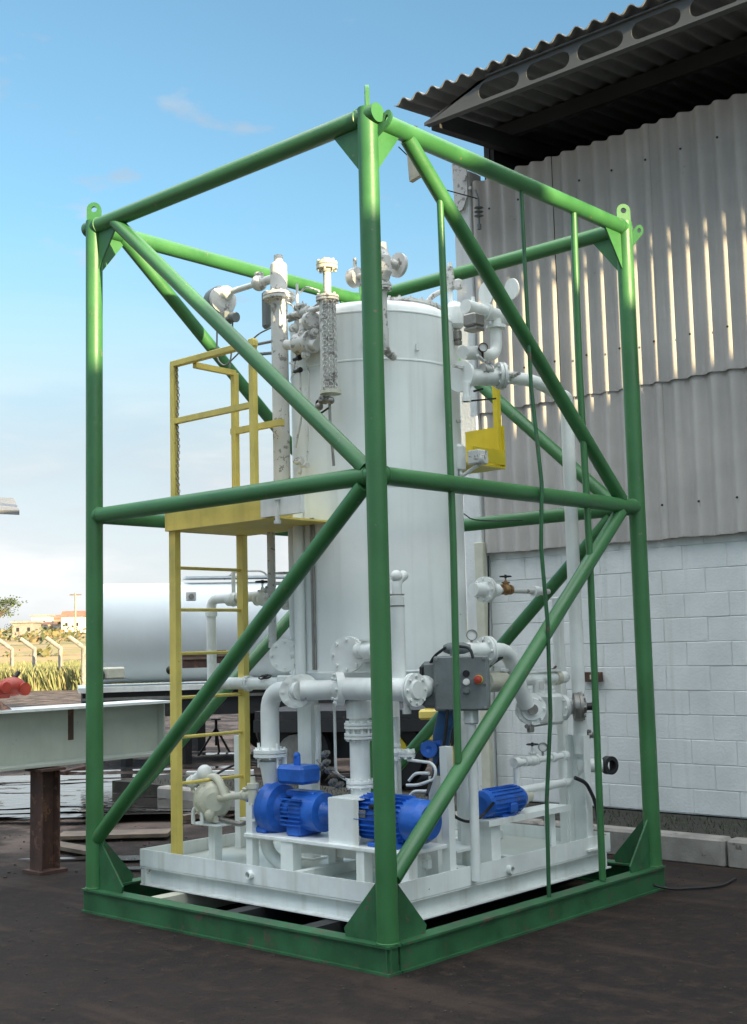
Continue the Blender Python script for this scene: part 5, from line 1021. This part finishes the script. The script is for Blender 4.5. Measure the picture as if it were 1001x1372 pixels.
for z_ in (.5, 1.0, 1.5, 2.0, 2.25): 
    for a_, b_ in zip([fl_[4]]+fl_[:4], fl_[:4]+[fl_[5]]): wr.tube([a_+Vector((0, 0, z_)), b_+Vector((0, 0, z_))], .006, 4)
solo('fence_wire', wr, M['steel'], 'thin strands of wire strung between the bent concrete posts', 'wire')
def folio(name, cols, rough=.7):
    m = bpy.data.materials.new(name); m.use_nodes = True; t = m.node_tree; p = t.nodes['Principled BSDF']; ge = t.nodes.new('ShaderNodeNewGeometry')
    n = t.nodes.new('ShaderNodeTexNoise'); n.inputs['Scale'].default_value = .9; n.inputs['Detail'].default_value = 5; t.links.new(ge.outputs['Position'], n.inputs[0])
    c = mixc(t, mrange(t, n.outputs[0], .36, .64), cols[0], cols[1]); c = mixc(t, mrange(t, ge.outputs['Random Per Island'], .5, 1.), c, cols[2]); t.links.new(c, p.inputs['Base Color']); p.inputs['Roughness'].default_value = rough; return m
M['grass'] = folio('tall_grass_leaf', [(.13, .16, .06), (.22, .23, .10), (.33, .28, .15)])
gr = MB(); rs = random.Random(21)
for k_ in range(22000):
    px = rs.uniform(-60, 215); Z = 54+36*rs.random()**1.6; d_ = ray(px, 900); p_ = CAM+d_*Z; p_.z = 0; h_ = rs.uniform(.5, 1.15); w_ = rs.uniform(.02, .055); lean = Vector((rs.uniform(-.4, .4), rs.uniform(-.4, .4), 0)); a_ = rs.uniform(0, 6.3); s_ = Vector((math.cos(a_), math.sin(a_), 0))*w_
    gr.add([p_-s_, p_+s_, p_+lean*.5+Vector((0, 0, h_*.7))+s_*.6, p_+lean+Vector((0, 0, h_))], [(0, 1, 2, 3)])
struct('tall_grass', gr, M['grass'], 'stuff')
# hill
def hill_mat():
    m = bpy.data.materials.new('dry_hillside'); m.use_nodes = True; t = m.node_tree; p = t.nodes['Principled BSDF']; ge = t.nodes.new('ShaderNodeNewGeometry')
    n = t.nodes.new('ShaderNodeTexNoise'); n.inputs['Scale'].default_value = .06; n.inputs['Detail'].default_value = 9; n.inputs['Roughness'].default_value = .65; t.links.new(ge.outputs['Position'], n.inputs[0])
    n2_ = t.nodes.new('ShaderNodeTexNoise'); n2_.inputs['Scale'].default_value = .35; n2_.inputs['Detail'].default_value = 6; t.links.new(ge.outputs['Position'], n2_.inputs[0])
    c = mixc(t, mrange(t, n.outputs[0], .4, .6), (.34, .24, .11), (.20, .19, .07)); c = mixc(t, mrange(t, n2_.outputs[0], .55, .68), c, (.40, .22, .13)); t.links.new(c, p.inputs['Base Color']); p.inputs['Roughness'].default_value = .95; return m
hv = []; nn = 26; mm = 12
fw2 = Vector((CF.x, CF.y, 0)).normalized(); rt2 = Vector((CR.x, CR.y, 0)).normalized()
for i_ in range(mm):
    Zd = 92+i_*16
    for j in range(nn):
        X = -230+j*20; up_ = (7.0+2*math.exp(-((X+70)/22.)**2))*(1-math.exp(-((i_*16)/75.)))*(1 if i_ else 0)*(.85+.15*math.sin(X*.03+1)+.06*math.sin(X*.11))
        if i_ == mm-1: up_ -= 3
        p_ = Vector((CAM.x, CAM.y, 0))+fw2*Zd+rt2*X; hv.append((p_.x, p_.y, up_-.1*(i_ == 0)+.25*math.sin(i_*2.1+j*1.7)*(1 if i_ else 0)))
hm = MB().add(hv, [(i_*nn+j, i_*nn+j+1, (i_+1)*nn+j+1, (i_+1)*nn+j) for i_ in range(mm-1) for j in range(nn-1)], True); struct('hill', hm, hill_mat())
bs = MB(); rs2 = random.Random(77)
for k_ in range(150):
    X = rs2.uniform(-62, -20); Zd = rs2.uniform(96, 240); i_ = (Zd-92)/16; z_ = (7.0+2*math.exp(-((X+70)/22.)**2))*(1-math.exp(-((i_*16)/75.)))*(.85+.15*math.sin(X*.03+1)+.06*math.sin(X*.11)); c_ = Vector((CAM.x, CAM.y, 0))+fw2*Zd+rt2*X+Vector((0, 0, z_)); w_ = rs2.uniform(.5, 2.0)
    for j in range(40):
        p_ = c_+Vector((rs2.gauss(0, .4)*w_, rs2.gauss(0, .4)*w_, abs(rs2.gauss(0, .3))*w_)); x_ = Vector((rs2.gauss(0, 1), rs2.gauss(0, 1), rs2.gauss(0, 1))).normalized()*.16*w_; y_ = x_.orthogonal(); bs.add([p_-x_, p_+y_*.7, p_+x_, p_-y_*.7], [(0, 1, 2, 3)])
M['scrub'] = folio('hill_scrub', [(.06, .085, .03), (.16, .15, .06), (.30, .20, .10)]); struct('scrub', bs, M['scrub'], 'stuff')
M['plaster'] = paint('house_plaster', (.62, .58, .52), .8, .1, .5, .2, None, None, 0); M['tile'] = paint('house_roof_tile', (.30, .14, .08), .8, .25, 1.5, 0, None, None, 0); M['plaster2'] = paint('bare_brick_house', (.42, .27, .19), .8, .15, .5, 0, None, None, 0)
def house(px, py, Z, w, h, dpt, mat, roof, label, gable=True):
    c_ = CAM+ray(px, py)*Z; t = thing('house', label, 'house', (c_.x, c_.y, c_.z)); r_ = rt2; f_ = fw2; R_ = Matrix((r_, f_, up)).transposed()
    w_ = part('wall', MB().box(c_+up*h/2, (w, dpt, h), R_), mat, t)
    if gable:
        o0 = c_+up*h; part('roof', MB().prism([o0-r_*(w/2+.2)-f_*(dpt/2+.2), o0-r_*(w/2+.2)+f_*(dpt/2+.2), o0-r_*(w/2+.2)+up*h*.38], r_*(w+.4)), roof, t)
    else: part('roof', MB().box(c_+up*(h+.12), (w+.5, dpt+.5, .22), R_), roof, t)
    n_ = max(2, int(w/1.2))
    for k_ in range(n_): part('window', MB().box(c_-f_*(dpt/2+.02)+r_*((k_+.5)/n_-.5)*w+up*h*.52, (.32, .08, .45), R_), M['darkpaint'], t)
house(72, 850, 172, 6.5, 1.3, 4, M['plaster'], M['tile'], 'long low white house on the hill left of the cage')
house(36, 853, 150, 2.6, 1.6, 3, M['conc'], M['conc'], 'small grey flat roofed house on the hill near the left tree', False)
house(100, 848, 165, 2.8, 2.1, 3, M['plaster'], M['tile'], 'taller cream house with red roof beside the left green post')
house(57, 842, 190, 2.6, 1.8, 3, M['plaster'], M['conc'], 'small white block house highest on the hill', False)
house(88, 845, 195, 3.5, 1.8, 3, M['plaster2'], M['tile'], 'reddish brick house behind the long white house')
house(140, 850, 170, 5, 2, 4, M['plaster'], M['tile'], 'white house on the hill behind the left green post')
up_p = CAM+ray(101, 846)*150; t = thing('utility_pole', 'thin utility pole with crossarm on the hill beside the left cage post', 'pole', up_p); part('mast', MB().tube([up_p-up*1, up_p+up*4.6], .12, 8), M['conc'], t); part('crossarm', MB().bar(up_p+up*4.4-rt2*.7, up_p+up*4.4+rt2*.7, .12, .14), M['wood'], t)
M['leaf'] = folio('dark_tree_leaf', [(.035, .055, .02), (.07, .10, .035), (.10, .12, .05)]); M['bark'] = paint('tree_bark', (.12, .09, .06), .9, .3, 3, 0, None, None, 0)
def tree(px, py, Z, h, w, label, seed, flat=.35, n=900):
    R = random.Random(seed); c_ = CAM+ray(px, py)*Z; t = thing('tree', label, 'tree', c_, 'trees on the hill'); tr = MB(); cl = []
    tr.tube([c_-up*.5, c_+up*h*.35, c_+up*h*.55+rt2*.2], [h*.035, h*.025, h*.018], 7)
    for k_ in range(9):
        a_ = R.uniform(0, 6.3); e_ = c_+rt2*math.cos(a_)*w*.42*R.uniform(.3, 1)+fw2*math.sin(a_)*w*.4+up*h*R.uniform(.6, .95); tr.tube([c_+up*h*R.uniform(.35, .55), e_], [h*.014, h*.004], 5); cl.append(e_)
    part('trunk', tr, M['bark'], t); lv = MB()
    for k_ in range(n):
        q_ = R.choice(cl); v_ = Vector((R.gauss(0, 1), R.gauss(0, 1), R.gauss(0, 1)*flat*1.6)); p_ = q_+v_*w*.11; s_ = w*.02*R.uniform(.6, 1.6); u_ = Vector((R.gauss(0, 1), R.gauss(0, 1), R.gauss(0, 1))).normalized(); x_ = u_.orthogonal().normalized(); y_ = u_.cross(x_); lv.add([p_-x_*s_, p_+y_*s_*.7, p_+x_*s_, p_-y_*s_*.7], [(0, 1, 2, 3)])
    part('crown', lv, M['leaf'], t)
tree(-4, 850, 120, 3.4, 4.2, 'flat topped dark tree at the left edge on the hill', 1, .3, 1200)
tree(46, 848, 170, 1.5, 2.2, 'low rounded tree between the far houses', 2, .6, 500); tree(84, 850, 175, 1.7, 2.6, 'bushy tree beside the long white house', 3, .6, 500); tree(18, 852, 150, 1.0, 3, 'low bush on the hill crest left of the houses', 4, .7, 500)
# lean-to roof whose corner shows at the left edge
t = thing('shed_roof', 'corner of a pale shed roof poking in at the left edge', 'roof', (-7, -.5, 0))
k0 = D(26, 690, 14); f1 = (CR*1.0).normalized()
xa_ = Vector((-.6, -.8, .05)).normalized(); xb_ = Vector((-.85, .5, 0)).normalized()
part('roof_sheet', MB().prism([k0, k0+xa_*4, k0+xa_*4+xb_*3+up*.5, k0+xb_*3+up*.5], Vector((0, 0, .05))), M['roofsheet'], t)
part('edge_beam', MB().bar(k0+xa_*.25-up*.07+xb_*.1, k0+xa_*4-up*.07+xb_*.1, .08, .14), M['beam'], t)
for q_ in (2.2, 3.8): part('post', MB().tube([Vector(((k0+xa_*q_).x, (k0+xa_*q_).y, 0)), k0+xa_*q_-up*.1], .06, 10), M['steel'], t)
